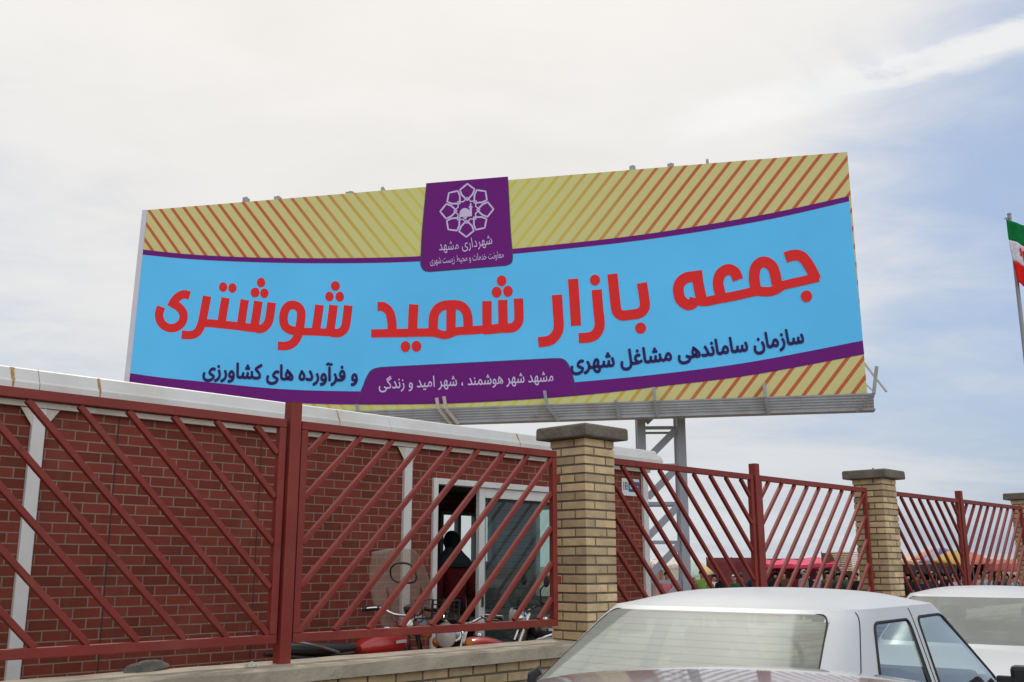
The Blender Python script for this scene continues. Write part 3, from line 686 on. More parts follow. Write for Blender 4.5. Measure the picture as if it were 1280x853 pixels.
# ------------------------------------------------------------------ motorcycles
def motorcycle(label, loc, rz, tank_mat, seat_mat, screen=False, rack=False, steer=0, tank_stripe=None, mirrors=False):
    """x forward"""
    p = thing('motorcycle', label, 'motorcycle', loc, rz, 'motorcycles parked behind the fence')
    def wheel(x, par):
        Mx = Matrix.Translation((x, 0, .30)) @ Matrix.Rotation(R(90), 4, 'X')
        s = MB(); s.lathe([(.235, -.035), (.27, -.042), (.295, -.028), (.302, 0), (.295, .028), (.27, .042), (.235, .035), (.235, -.035)], 32, Mx)
        wh = s.build('wheel', M['rubber'], par)
        s = MB(); s.lathe([(.215, -.025), (.236, -.03), (.236, .03), (.215, .025), (.215, -.025)], 32, Mx); s.lathe([(.0, -.05), (.04, -.05), (.04, .05), (0, .05)], 14, Mx)
        for k in range(18):
            a = 2 * math.pi * k / 18; s.tube([Mx @ Vector((.04 * math.cos(a), .04 * math.sin(a), .03 * (-1) ** k)), Mx @ Vector((.22 * math.cos(a + .25), .22 * math.sin(a + .25), 0))], .003, 4)
        s.build('rim', M['chrome'], wh)
    wheel(-.60, p); wheel(.64, p)
    s = MB()
    for y in (-.09, .09):
        s.tube(spline([(.40, y * .4, .82), (.10, y, .70), (-.45, y, .70), (-.85, y, .74)], 5), .013); s.tube([(.38, y * .4, .72), (.20, y, .30), (-.25, y, .26), (-.60, y * 1.1, .30)], .014)
        s.tube([(-.55, y * 1.35, .66), (-.60, y * 1.35, .32)], .022)
    s.tube([(.40, 0, .86), (.43, 0, .70)], .025); s.tube([(.10, 0, .70), (-.2, 0, .28)], .016); s.build('frame', M['dark_metal'], p)
    s = MB(); s.box(-.12, .16, -.10, .10, .27, .46); s.box(-.02, .14, -.075, .075, .46, .66)
    for k in range(7): s.box(-.035, .155, -.09, .09, .48 + k * .026, .488 + k * .026)
    s.build('engine', M['dark_metal'], p, bevel=.01)
    s = MB(); s.tube(spline([(.12, -.08, .58), (.24, -.10, .48), (.18, -.13, .26), (-.2, -.14, .24), (-.45, -.15, .28), (-.85, -.15, .36)], 5), [.018] * 21 + [.034] * 5); s.build('exhaust', M['chrome'], p)
    # tank
    secs = [(-.10, .045, .70, .765), (-.04, .085, .68, .80), (.08, .125, .66, .845), (.20, .14, .66, .862), (.30, .128, .68, .852), (.37, .08, .71, .825), (.385, .03, .74, .79)]
    n = 16; vs = []
    for x, w_, z0, z1 in secs:
        for k in range(n):
            a = 2 * math.pi * k / n; cc, ss = math.cos(a), math.sin(a)
            vs.append((x, w_ * (abs(cc) ** .7) * (1 if cc > 0 else -1), (z0 + z1) / 2 + (z1 - z0) / 2 * (abs(ss) ** .8) * (1 if ss > 0 else -1)))
    fs = [(i * n + k, i * n + (k + 1) % n, (i + 1) * n + (k + 1) % n, (i + 1) * n + k) for i in range(len(secs) - 1) for k in range(n)] + [tuple(range(n))[::-1], tuple(range((len(secs) - 1) * n, len(secs) * n))]
    tk = mesh_obj('fuel_tank', vs, fs, tank_mat, p)
    sub = tk.modifiers.new('sub', 'SUBSURF'); sub.levels = 1; sub.render_levels = 1
    s = MB(); s.lathe([(.0, .012), (.035, .012), (.038, .0), (.038, -.01)], 16, Matrix.Translation((.2, 0, .868))); s.build('filler_cap', M['chrome'], tk)
    for y in (-1, 1):
        s = MB(); vs = [(.16, y * .1435, .765), (.21, y * .1455, .767), (.27, y * .142, .768), (.27, y * .142, .792), (.21, y * .1455, .79), (.16, y * .143, .787)]
        s.add(vs, [(0, 1, 4, 5), (1, 2, 3, 4)]); s.build('tank_badge', tank_stripe or M['badge'], tk)
    # seat
    secs = [(-.12, .08, .735, .775), (-.25, .115, .72, .79), (-.45, .13, .715, .80), (-.70, .12, .73, .825), (-.82, .09, .745, .82)]
    vs = []
    for x, w_, z0, z1 in secs:
        for k in range(12):
            a = 2 * math.pi * k / 12; cc, ss = math.cos(a), math.sin(a)
            vs.append((x, w_ * (abs(cc) ** .6) * (1 if cc > 0 else -1), (z0 + z1) / 2 + (z1 - z0) / 2 * (abs(ss) ** .7) * (1 if ss > 0 else -1)))
    fs = [(i * 12 + k, i * 12 + (k + 1) % 12, (i + 1) * 12 + (k + 1) % 12, (i + 1) * 12 + k) for i in range(4) for k in range(12)] + [tuple(range(12))[::-1], tuple(range(48, 60))]
    o = mesh_obj('seat', vs, fs, seat_mat, p); sub = o.modifiers.new('sub', 'SUBSURF'); sub.levels = 1; sub.render_levels = 1
    s = MB(); s.tube(spline([(-.40, .15, .74), (-.62, .155, .80), (-.92, .11, .86), (-.96, 0, .865), (-.92, -.11, .86), (-.62, -.155, .80), (-.40, -.15, .74)], 4), .010); s.build('grab_rail', M['chrome'], p)
    s = MB(); s.tube(spline([(-.30, 0, .60), (-.45, 0, .655), (-.62, 0, .66), (-.86, 0, .60), (-.98, 0, .46)], 4), [.06] * 17, 8); s.build('rear_fender', tank_mat, p)
    s = MB(); s.box(-.99, -.95, -.06, .06, .64, .70); s.build('tail_light', M['red_lens'], p, bevel=.01)
    # front end, turned by the steering angle about the head tube
    T = Matrix.Translation((.42, 0, 0)) @ Matrix.Rotation(steer, 4, 'Z') @ Matrix.Translation((-.42, 0, 0))
    def fb(s, name, m, **k):
        s.v = [T @ v for v in s.v]; return s.build(name, m, p, **k)
    for y in (-.075, .075):
        s = MB(); s.tube([(.40, y, .92), (.52, y, .62), (.64, y, .30)], [.019, .021, .025]); fb(s, 'fork_leg', M['chrome'])
    s = MB(); s.tube(spline([(.28, 0, .50), (.38, 0, .60), (.60, 0, .645), (.82, 0, .60), (.92, 0, .50)], 4), [.058] * 17, 8); fb(s, 'front_fender', tank_mat)
    s = MB(); s.tube(spline([(.28, .33, 1.0), (.33, .20, 1.01), (.40, .10, .96), (.40, -.10, .96), (.33, -.20, 1.01), (.28, -.33, 1.0)], 5), .011); hb = fb(s, 'handlebar', M['chrome'])
    for y in (-1, 1):
        s = MB(); s.tube([(.335, y * .20, 1.01), (.285, y * .33, 1.0)], .018); s.tube(spline([(.36, y * .19, 1.01), (.39, y * .24, 1.0), (.36, y * .34, .985)], 4), .007); s.v = [T @ v for v in s.v]; s.build('grip', M['black'], hb)
        if not mirrors: continue
        s = MB(); s.tube(spline([(.34, y * .21, 1.02), (.36, y * .25, 1.12), (.33, y * .29, 1.17)], 4), .006)
        Mm = T @ Matrix.Translation((.325, y * .31, 1.20)) @ Matrix.Rotation(R(80), 4, 'Y'); s.v = [T @ v for v in s.v]
        s.lathe([(0, -.012), (.05, -.012), (.058, 0), (.05, .01), (0, .01)], 16, Mm); s.build('mirror', M['black'], hb)
    Hm = T @ Matrix.Translation((.50, 0, .88)) @ Matrix.Rotation(R(90), 4, 'Y')
    s = MB(); s.lathe([(.0, -.10), (.05, -.085), (.085, -.03), (.092, .03), (.097, .045)], 22, Hm); hl = s.build('headlight', M['chrome'], p)
    s = MB(); s.lathe([(.092, .04), (.06, .058), (0, .066)], 22, Hm); s.build('lens', M['lens'], hl)
    for y in (-1, 1):
        s = MB(); s.lathe([(0, -.03), (.032, -.02), (.038, .01), (.0, .035)], 12, T @ Matrix.Translation((.46, y * .15, .82)) @ Matrix.Rotation(R(90), 4, 'Y')); s.build('indicator', M['amber'], p)
    s = MB(); s.lathe([(0, -.03), (.045, -.03), (.05, .02), (0, .025)], 16, T @ Matrix.Translation((.45, 0, 1.0)) @ Matrix.Rotation(R(-25), 4, 'Y')); fb2 = s.build('gauge', M['black'], p)
    if screen:
        # tall clear screen, leaning back, with a black ringed cut-out
        nx, nz = 14, 16; vs = []
        def sp(u, v): return Vector((.50 - .24 * v - .10 * (u * u) * .8, u * (.225 + .045 * math.sin(math.pi * min(1, v * 1.1))) * (1 if v < .8 else 1 - .9 * (v - .8) ** 1.2), .86 + .60 * v - .03 * u * u * v))
        vs = [sp(-1 + 2 * i / nx, j / nz) for j in range(nz + 1) for i in range(nx + 1)]
        fs = [(j * (nx + 1) + i, j * (nx + 1) + i + 1, (j + 1) * (nx + 1) + i + 1, (j + 1) * (nx + 1) + i) for j in range(nz) for i in range(nx)]
        o = mesh_obj('windshield', [T @ v for v in vs], fs, M['screen'], p)
        sol = o.modifiers.new('thick', 'SOLIDIFY'); sol.thickness = .003
        ring = [T @ (sp(.44 * math.copysign(abs(math.cos(a)) ** .75, math.cos(a)) - .02, .69 + .125 * math.copysign(abs(math.sin(a)) ** .75, math.sin(a))) + Vector((.004, 0, 0))) for a in [2 * math.pi * k / 36 for k in range(36)]]
        s = MB(); s.tube(ring, .009, 8, closed=True); s.build('ring_seal', M['black'], o)
        for y in (-1, 1):
            s = MB(); s.tube([T @ Vector((.42, y * .13, .92)), T @ (sp(y * .55, .52) + Vector((-.008, 0, 0)))], .006, 6); s.build('stay_rod', M['chrome'], o)
        ed = [T @ sp(-1 + 2 * i / nx, 1) for i in range(nx + 1)]
    if rack:
        s = MB()
        for k in range(7):
            y = -.12 + .04 * k; s.bar((.56, y, 1.0), (.545, y, 1.13), .008, .006, up=(1, 0, 0))
        for k in range(5): s.bar((.558 - .003 * k, -.13, 1.0 + .032 * k), (.558 - .003 * k, .13, 1.0 + .032 * k), .006, .008)
        for k in range(5): s.bar((.56 + .045 * k, -.13, 1.0), (.56 + .045 * k, .13, 1.0), .008, .006)
        for y in (-.13, .13): s.tube([(.56, y, 1.0), (.75, y, 1.0), (.74, y, 1.13), (.545, y, 1.13), (.56, y, 1.0)], .006, 6)
        fb(s, 'front_carrier', M['black'])
    s = MB(); s.tube([(.0, .12, .30), (-.08, .26, .02)], .010); s.build('side_stand', M['dark_metal'], p)
    for q in children(p):
        pass
    return p
M['badge'] = flat('badge', (.55, .53, .5)); M['red_lens'] = flat('red_lens', (.4, .01, .01), .2); M['amber'] = flat('amber_lens', (.55, .16, .01), .2)
M['lens'] = mat('headlight_lens', (.55, .55, .50), .12, coat=.6)
M['tank_red'] = mat('tank_red', (.40, .018, .015), .3, var=.08, coat=.5)
M['seat_black'] = mat('seat_vinyl', (.022, .022, .024), .55, var=.2); M['seat_grey'] = mat('seat_grey', (.05, .05, .053), .6, var=.2)
M['screen'] = glass('clear_plastic', (.88, .86, .83), .08, dust=.20, dustcol=(.78, .68, .60), refl=.5)
motorcycle('red motorcycle with a tall clear windshield parked along the brick kiosk wall', fp(-1.12, 1.15, YARD), FA + R(5), M['tank_red'], M['seat_black'], screen=True, steer=R(16))
motorcycle('red motorcycle with a black front carrier facing left, parked by the glass door', fp(-.18, .72, YARD - .05), FA + R(176), M['tank_red'], M['seat_grey'], rack=True, steer=R(14))
M['tank_black'] = mat('tank_black', (.02, .02, .022), .3, coat=.5)
motorcycle('black motorcycle mostly hidden behind the large brick pillar', fp(1.18, 1.28, YARD), FA + R(172), M['tank_black'], M['seat_black'], steer=R(-20), mirrors=True)
# ------------------------------------------------------------------ cars (local: x right, y forward, z up)
def sup(q, a, b_, yc, n=6.0):
    """point of the rounded plan outline; q = (kind, sign, coordinate in -.891..+.891)"""
    kind, sg, c = q; o = (1 - abs(c) ** n) ** (1 / n)
    return Vector((c * a, yc + sg * b_ * o, 0)) if kind == 'end' else Vector((sg * a * o, yc + c * b_, 0))
PROF = [(0, .92), (.09, .965), (.2, 1.02), (.32, 1.075), (.44, 1.13), (.56, 1.185), (.67, 1.235), (.77, 1.28), (.85, 1.315), (.92, 1.343), (.97, 1.361), (1.0, 1.373)]
def lerp(a, b_, k): return a + (b_ - a) * k
def kz(z):
    for (k0, z0), (k1, z1) in zip(PROF, PROF[1:]):
        if z <= z1: return k0 + (k1 - k0) * (z - z0) / (z1 - z0)
    return 1.
GA, GB, GY = (.755, .60), (1.40, .635), (-.42, -.40)     # belt -> roof: half width, half length, centre
def gpar(k): return lerp(*GA, k), lerp(*GB, k), lerp(*GY, k)
def round_poly(pts, r, seg=6):
    out = []; n = len(pts)
    for i in range(n):
        p, a, b_ = Vector(pts[i]), Vector(pts[i - 1]), Vector(pts[(i + 1) % n])
        ri = min(r, (a - p).length * .45, (b_ - p).length * .45)
        q0 = p + (a - p).normalized() * ri; q1 = p + (b_ - p).normalized() * ri
        for s in range(seg + 1):
            t = s / seg; out.append(q0 * (1 - t) ** 2 + p * 2 * t * (1 - t) + q1 * t * t)
    return out
def inside(pt, poly):
    x, y = pt; c = False; n = len(poly); j = n - 1
    for i in range(n):
        xi, yi = poly[i]; xj, yj = poly[j]
        if (yi > y) != (yj > y) and x < (xj - xi) * (y - yi) / (yj - yi) + xi: c = not c
        j = i
    return c
REAR = [(-.875, 1.0), (.875, 1.0), (.85, 1.355), (-.85, 1.355)]          # (x / half width, z)
WIND = [(-.87, .985), (.87, .985), (.86, 1.35), (-.86, 1.35)]
SIDE_R = [(-1.10, .985), (-.46, .985), (-.40, 1.318), (-.82, 1.318)]      # (y, z)
SIDE_F = [(-.36, .985), (.68, .985), (.10, 1.322), (-.28, 1.322)]
def on_side(y, z, sg):
    k = kz(z); a, b_, yc = gpar(k); yn = max(-1, min(1, (y - yc) / b_)); return Vector((sg * a * (1 - abs(yn) ** 6) ** (1 / 6), y, z))
def on_end(xn, z, sg):
    k = kz(z); a, b_, yc = gpar(k); return Vector((xn * a, yc + sg * b_ * (1 - abs(xn) ** 6) ** (1 / 6), z))
def make_car(name_label, loc, rz, paint, scale=(1, 1, 1), rear_glass=None, group=None, antenna=False, wind_glass=None):
    p = thing('parked_car', name_label, 'car', loc, rz, group)
    p.scale = scale
    # lower body, one lofted shell
    st = [(-2.13, .64, .93, .42), (-2.09, .72, .975, .33), (-1.95, .775, .995, .26), (-1.6, .815, 1.02, .22), (-1.38, .825, 1.0, .22), (-1.1, .835, .965, .22), (-.4, .84, .955, .22), (.5, .84, .95, .22), (.98, .835, .945, .22),
          (1.2, .825, .915, .22), (1.55, .81, .875, .22), (1.85, .775, .80, .26), (2.03, .71, .72, .30), (2.10, .62, .64, .38)]
    half = [(0, 0, .014), (.45, 0, .010), (.75, 0, .0), (.90, 0, -.016), (.965, 0, -.05), (.992, 0, -.13)]
    vs = []; rows = []
    for y, w_, t, bt in st:
        pts = [(f * w_, t + dz) for f, _, dz in half] + [(w_, lerp(t, bt, .5)), (w_ * .99, lerp(t, bt, .72)), (w_ * .955, bt + .05), (w_ * .85, bt), (0, bt)]
        ring = [(x, y, z) for x, z in pts] + [(-x, y, z) for x, z in pts[-2:0:-1]]
        rows.append(len(ring)); vs += ring
    n = rows[0]
    fs = [(i * n + k, i * n + (k + 1) % n, (i + 1) * n + (k + 1) % n, (i + 1) * n + k) for i in range(len(st) - 1) for k in range(n)] + [tuple(range(n))[::-1], tuple(range((len(st) - 1) * n, len(st) * n))]
    body = mesh_obj('body', vs, fs, paint, p); sb = body.modifiers.new('sub', 'SUBSURF'); sb.levels = 2; sb.render_levels = 2
    # upper shell with real openings for the glass
    KQ = .8909; ne, ns = 60, 90
    ths = [('end', -1, KQ * (-1 + 2 * i / ne)) for i in range(ne)] + [('side', 1, KQ * (-1 + 2 * i / ns)) for i in range(ns)] + [('end', 1, KQ * (1 - 2 * i / ne)) for i in range(ne)] + [('side', -1, KQ * (1 - 2 * i / ns)) for i in range(ns)]
    NT = len(ths)
    levels = []
    for (k0, z0), (k1, z1) in zip(PROF, PROF[1:]):
        for s in range(4): levels.append((lerp(k0, k1, s / 4), lerp(z0, z1, s / 4)))
    levels.append(PROF[-1])
    grid = []
    for k, z in levels:
        a, b_, yc = gpar(k); grid.append([(lambda v: (v.x, v.y, z))(sup(t, a, b_, yc)) for t in ths])
    roofs = [.993, .98, .962, .94, .91, .87, .82, .76, .68, .58, .46, .34, .22, .10, .02]
    a, b_, yc = gpar(1)
    def roof_pt(s_, t):
        v = sup(t, a, b_, yc); x, y = v.x * s_, yc + (v.y - yc) * s_
        zp = 1.447 - .034 * (x / a) ** 2 - .042 * ((y - yc) / b_) ** 2
        e = max(0, (s_ - .55) / .45); wgt = e ** 2.4
        return (x, y, lerp(zp, 1.373, wgt))
    for s_ in roofs: grid.append([roof_pt(s_, t) for t in ths])
    polys = {'rear': round_poly(REAR, .05), 'wind': round_poly(WIND, .05), 'sr': round_poly(SIDE_R, .045), 'sf': round_poly(SIDE_F, .045)}
    allv = [v for r_ in grid for v in r_]; shell = []; gl = {}
    for i in range(len(grid) - 1):
        for q in range(NT):
            f = (i * NT + q, i * NT + (q + 1) % NT, (i + 1) * NT + (q + 1) % NT, (i + 1) * NT + q)
            key = None
            if i < len(levels) - 1:
                c = sum((Vector(allv[k]) for k in f), Vector()) / 4; k = kz(c.z); a2, b2, y2 = gpar(k)
                xn, yn = c.x / a2, (c.y - y2) / b2
                if abs(xn) < abs(yn):
                    if yn < 0 and inside((xn, c.z), polys['rear']): key = 'rear'
                    if yn > 0 and inside((xn, c.z), polys['wind']): key = 'wind'
                else:
                    for nm in ('sr', 'sf'):
                        if inside((c.y, c.z), polys[nm]): key = nm + ('+' if xn > 0 else '-')
            if key: gl.setdefault(key, []).append(f)
            else: shell.append(f)
    shell.append(tuple(range((len(grid) - 1) * NT, len(grid) * NT)))
    def part(name, faces, m, par=p):
        used = sorted({i for f in faces for i in f}); mp = {o_: n_ for n_, o_ in enumerate(used)}
        return mesh_obj(name, [allv[i] for i in used], [tuple(mp[i] for i in f) for f in faces], m, par)
    part('roof_shell', shell, paint)
    names = {'rear': 'rear_window', 'wind': 'windshield'}
    for key, faces in gl.items():
        nm = names.get(key, 'side_window')
        o = part(nm, faces, (rear_glass or M['car_glass']) if key == 'rear' else (wind_glass or M['car_glass']) if key == 'wind' else M['car_glass'])
        if key in ('rear', 'wind'):
            path = [on_end(q.x, q.y, -1 if key == 'rear' else 1) for q in polys[key]]; r_ = .004
        else:
            sg = 1 if key[-1] == '+' else -1; path = [on_side(q.x, q.y, sg) for q in polys[key[:2]]]; r_ = .0075
        s = MB(); s.tube(path, r_, 6, closed=True); s.build('window_seal', M['rubber'], o)
        if key[:2] in ('sr', 'sf'):      # broad black pillar trim on the leading edge
            P = SIDE_R if key[:2] == 'sr' else SIDE_F
            (yb, zb), (yt, zt) = P[1], P[2]
            s = MB(); m_ = 10; vs = []
            for q in range(m_ + 1):
                f = .02 + .93 * q / m_; z = lerp(zb, zt, f); y = lerp(yb, yt, f)
                for dy in (-.045 + .015 * f, .004): v = on_side(y + dy, z, sg); v.x += sg * .0035; vs.append(v)
            s.add(vs, [(2 * i, 2 * i + 1, 2 * i + 3, 2 * i + 2) for i in range(m_)], 0, 0, True); s.build('pillar_trim', M['rubber'], o)
    # shut lines
    for sg in (-1, 1):
        for pts in ([(-1.17, .93), (-1.20, 1.0), (-1.17, 1.1), (-1.05, 1.22), (-.93, 1.33), (-.91, 1.362)], [(-.41, .935), (-.37, 1.15), (-.34, 1.335), (-.34, 1.362)]):
            s = MB(); s.tube([on_side(y, z, sg) for y, z in [(q.x, q.y) for q in spline([(a_, b3, 0) for a_, b3 in pts], 5)]], .0032, 5); s.build('door_gap', M['gap'], p)
    s = MB(); s.box(-.13, .13, -1.33, -1.29, 1.0, 1.045); s.build('brake_light', M['gap'], p, bevel=.01)
    # interior
    a, b_, yc = gpar(.10)
    tub = [sup(t, a - .012, b_ - .012, yc) for t in ths[::3]]; mb = MB(); mb.add([(v.x, v.y, .985 if v.y < -1.15 else .972) for v in tub], [tuple(range(len(tub)))]); mb.build('interior_tub', M['interior'], p)
    def rbox(x0, x1, y0, y1, z0, z1, name, m, bev=.03):
        s = MB(); s.box(x0, x1, y0, y1, z0, z1); return s.build(name, m, p, bevel=bev)
    for sg in (-1, 1):
        se = rbox(sg * .36 - .22, sg * .36 + .22, -.45, -.31, .93, 1.10, 'front_seat', M['seat_cloth'])
        s = MB(); s.box(sg * .36 - .12, sg * .36 + .12, -.47, -.38, 1.12, 1.25); s.build('headrest', M['seat_cloth'], se, bevel=.035)
    se = rbox(-.56, .56, -1.12, -.98, .93, 1.09, 'rear_seat', M['seat_cloth'])
    rbox(-.60, .60, .42, .72, .955, 1.02, 'dashboard', M['interior'])
    s = MB(); Ms = Matrix.Translation((-.36, .28, 1.02)) @ Matrix.Rotation(R(65), 4, 'X'); s.tube([Ms @ Vector((.18 * math.cos(2 * math.pi * k / 24), .18 * math.sin(2 * math.pi * k / 24), 0)) for k in range(24)], .014, 8, closed=True)
    s.tube([Ms @ Vector((-.17, 0, 0)), Ms @ Vector((.17, 0, 0))], .02); s.build('steering_wheel', M['black'], p)
    s = MB(); s.box(-.10, .10, .24, .265, 1.255, 1.315); s.build('inner_mirror', M['black'], p, bevel=.01)
    # wheels, bumpers, lights
    for y in (-1.28, 1.30):
        for sg in (-1, 1):
            Mx = Matrix.Translation((sg * .74, y, .30)) @ Matrix.Rotation(R(90), 4, 'Y')
            s = MB(); s.lathe([(.19, -.09), (.27, -.095), (.298, -.07), (.302, 0), (.298, .07), (.27, .108), (.19, .10)], 32, Mx); wh = s.build('wheel', M['rubber'], p)
            s = MB(); s.lathe([(.19, sg * .07), (.17, sg * .108), (.06, sg * .104), (0, sg * .112)], 24, Mx)
            s.build('rim', M['dark_metal'], wh)
    for y0, y1, nm in ((-2.19, -2.0, 'rear_bumper'), (1.95, 2.17, 'front_bumper')):
        s = MB(); s.box(-.72, .72, y0, y1, .34, .55); s.build(nm, M['bumper'], p, bevel=.05)
    for sg in (-1, 1):
        s = MB(); s.box(sg * .60 - .12, sg * .60 + .12, -2.135, -2.02, .72, .90); s.build('tail_light', M['red_lens'], p, bevel=.03)
        s = MB(); s.box(sg * .52 - .14, sg * .52 + .14, 1.93, 2.10, .58, .70); s.build('headlight', M['lens'], p, bevel=.03)
        mb = MB(); mb.box(sg * .85 - .07, sg * .85 + .07, .56, .61, .975, 1.065); mm = mb.build('door_mirror', M['black'], p, bevel=.03)
        s = MB(); s.box(sg * .755 - .04, sg * .755 + .04, .57, .60, .972, 1.01); s.build('mirror_arm', M['black'], mm, bevel=.006)
        for y in (-1.0, -.32): s = MB(); s.box(sg * .838 - .012, sg * .838 + .012, y, y + .16, .80, .825); s.build('door_handle', M['black'], p, bevel=.006)
    if antenna:
        ax, ay = antenna
        s = MB(); s.tube([(ax - .012, ay - .005, 1.405), (ax - .006, ay - .003, 1.436), (ax - .002, ay + .016, 1.446)], [.013, .012, .0095], 12); an = s.build('antenna_base', M['black'], p)
    return p
M['car_glass'] = glass('car_glass', (.80, .87, .84), .01, refl=1.5)
M['rear_glass'] = glass('dusty_rear_glass', (.60, .66, .60), .30, dust=.62, refl=.18, dustcol=(.57, .59, .52), lines=True)
M['rear_glass2'] = glass('rear_glass_clean', (.60, .66, .60), .2, refl=.35, dust=.42, dustcol=(.50, .52, .47))
M['white_paint'] = mat('white_car_paint', (.565, .57, .565), .5, var=.015, coat_r=.2, coat=.3, dirt=(.50, .495, .465), dirt_amt=.5, dscale=1.8)
M['silver_paint'] = mat('silver_car_paint', (.44, .415, .41), .34, .35, var=.02, coat=1.0, spots=((.33, .31, .29), 30, .66))
M['gap'] = flat('gap', (.02, .02, .02)); M['gap2'] = flat('roof_joint', (.50, .50, .49))
M['interior'] = mat('car_interior', (.045, .042, .04), .8); M['seat_cloth'] = mat('seat_cloth', (.09, .075, .068), .9, var=.2)
M['bumper'] = mat('bumper', (.55, .55, .54), .45)
RC = R(51) - R(90)
make_car('white sedan nearest the large brick pillar, with a pale dusty rear window', (1.52, 5.31, 0), RC, M['white_paint'], rear_glass=M['rear_glass'], group='cars parked along the fence')
c2 = make_car('second white sedan at the right edge, parked ahead of the nearer white one', (4.20, 9.33, 0), RC + R(180), M['white_paint'], (1, 1, .945), wind_glass=M['rear_glass2'], group='cars parked along the fence')
make_car('silver mauve car in the foreground showing only its polished roof along the bottom edge', (.73, 1.76, 0), R(-90), M['silver_paint'], (1, .78, .943), group='cars parked along the fence', antenna=(-.16, -.885))
# ------------------------------------------------------------------ billboard
SYAW, SLEAN = R(12.5), R(2.0)
SU = Vector((math.cos(SYAW), -math.sin(SYAW), 0)); SNh = Vector((-math.sin(SYAW), -math.cos(SYAW), 0))
SV = Vector((0, 0, math.cos(SLEAN))) - SNh * math.sin(SLEAN); SN = SU.cross(SV)
S0 = at(1084, 492, 17.0)
SM = Matrix((SU, SV, SN)).transposed().to_4x4(); SM.translation = S0
def S(px, py):
    """photo pixel -> (u, v) on the sign's face"""
    r = ray(px, py); o = Vector((0, 0, EYE)); t = (S0 - o).dot(SN) / r.dot(SN); q = o + r * t - S0
    return Vector((q.dot(SU), q.dot(SV)))
SWID, SHGT = 14.30, 4.49
def sign_material():
    m = bpy.data.materials.new('striped_print'); m.use_nodes = True; nt = m.node_tree; N = nt.nodes; L = nt.links
    p = N['Principled BSDF']; p.inputs['Roughness'].default_value = .7; p.inputs['Specular IOR Level'].default_value = .15
    tc = N.new('ShaderNodeTexCoord'); sx = N.new('ShaderNodeSeparateXYZ'); L.new(tc.outputs['Object'], sx.inputs[0])
    def ma(op, a, b_=None, clamp=False):
        n = N.new('ShaderNodeMath'); n.operation = op; n.use_clamp = clamp
        for i, v in enumerate((a, b_)):
            if v is None: continue
            if isinstance(v, (int, float)): n.inputs[i].default_value = v
            else: L.new(v, n.inputs[i])
        return n.outputs[0]
    cen = S(583, 270).x
    du = ma('SUBTRACT', sx.outputs[0], cen); au = ma('ABSOLUTE', du)
    ph = ma('SUBTRACT', au, ma('MULTIPLY', sx.outputs[1], .80))          # mirrored slant
    ph = ma('ADD', ph, 20.13)
    fr = ma('FRACT', ma('DIVIDE', ph, .272))
    stripe = N.new('ShaderNodeMapRange'); stripe.interpolation_type = 'SMOOTHSTEP'; L.new(ma('ABSOLUTE', ma('SUBTRACT', fr, .5)), stripe.inputs[0]); stripe.inputs[1].default_value = .155; stripe.inputs[2].default_value = .135
    g = N.new('ShaderNodeMapRange'); g.interpolation_type = 'SMOOTHSTEP'; L.new(ma('ADD', au, ma('MULTIPLY', ma('SUBTRACT', 4.2, sx.outputs[1]), .9)), g.inputs[0]); g.inputs[1].default_value = .6; g.inputs[2].default_value = 4.2
    g2 = N.new('ShaderNodeMapRange'); g2.interpolation_type = 'SMOOTHSTEP'; L.new(au, g2.inputs[0]); g2.inputs[1].default_value = .7; g2.inputs[2].default_value = 4.4
    low = ma('LESS_THAN', sx.outputs[1], 2.0)
    gm = N.new('ShaderNodeMix'); L.new(low, gm.inputs[0]); L.new(g2.outputs[0], gm.inputs[2]); 
    g3 = N.new('ShaderNodeMapRange'); g3.interpolation_type = 'SMOOTHSTEP'; L.new(au, g3.inputs[0]); g3.inputs[1].default_value = 1.6; g3.inputs[2].default_value = 5.0
    L.new(g3.outputs[0], gm.inputs[3])
    def mix(f, a, b_):
        n = N.new('ShaderNodeMix'); n.data_type = 'RGBA'; L.new(f, n.inputs[0])
        for i, v in ((6, a), (7, b_)):
            if isinstance(v, tuple): n.inputs[i].default_value = (*v, 1)
            else: L.new(v, n.inputs[i])
        return n.outputs[2]
    st = mix(gm.outputs[0], C_YEL, C_ORG); bs = mix(gm.outputs[0], C_BASE2, C_BASE)
    L.new(mix(stripe.outputs[0], bs, st), p.inputs['Base Color'])
    return m
C_YEL, C_ORG, C_BASE, C_BASE2 = (.62, .56, .12), (.52, .13, .055), (.62, .575, .255), (.61, .61, .25)
M['print'] = sign_material()
M['sign_blue'] = mat('sign_blue', (.12, .56, .97), .7, spec=.15, var=.06, vscale=.35, bump=.35, bscale=1.1)
M['sign_purple'] = mat('sign_purple', (.15, .013, .19), .7, spec=.15, var=.04, vscale=.5)
M['sign_purple_dark'] = mat('sign_purple_shadow_edge', (.045, .02, .09), .5, var=.03)
M['sign_red'] = mat('sign_red', (.74, .030, .030), .7, spec=.15, var=.02)
M['sign_navy'] = mat('sign_navy', (.035, .02, .12), .7, spec=.15, var=.02)
M['sign_pale'] = mat('sign_pale', (.60, .52, .74), .7, spec=.15, var=.02)
M['sign_edge'] = mat('sign_edge', (.60, .58, .66), .5, var=.04)
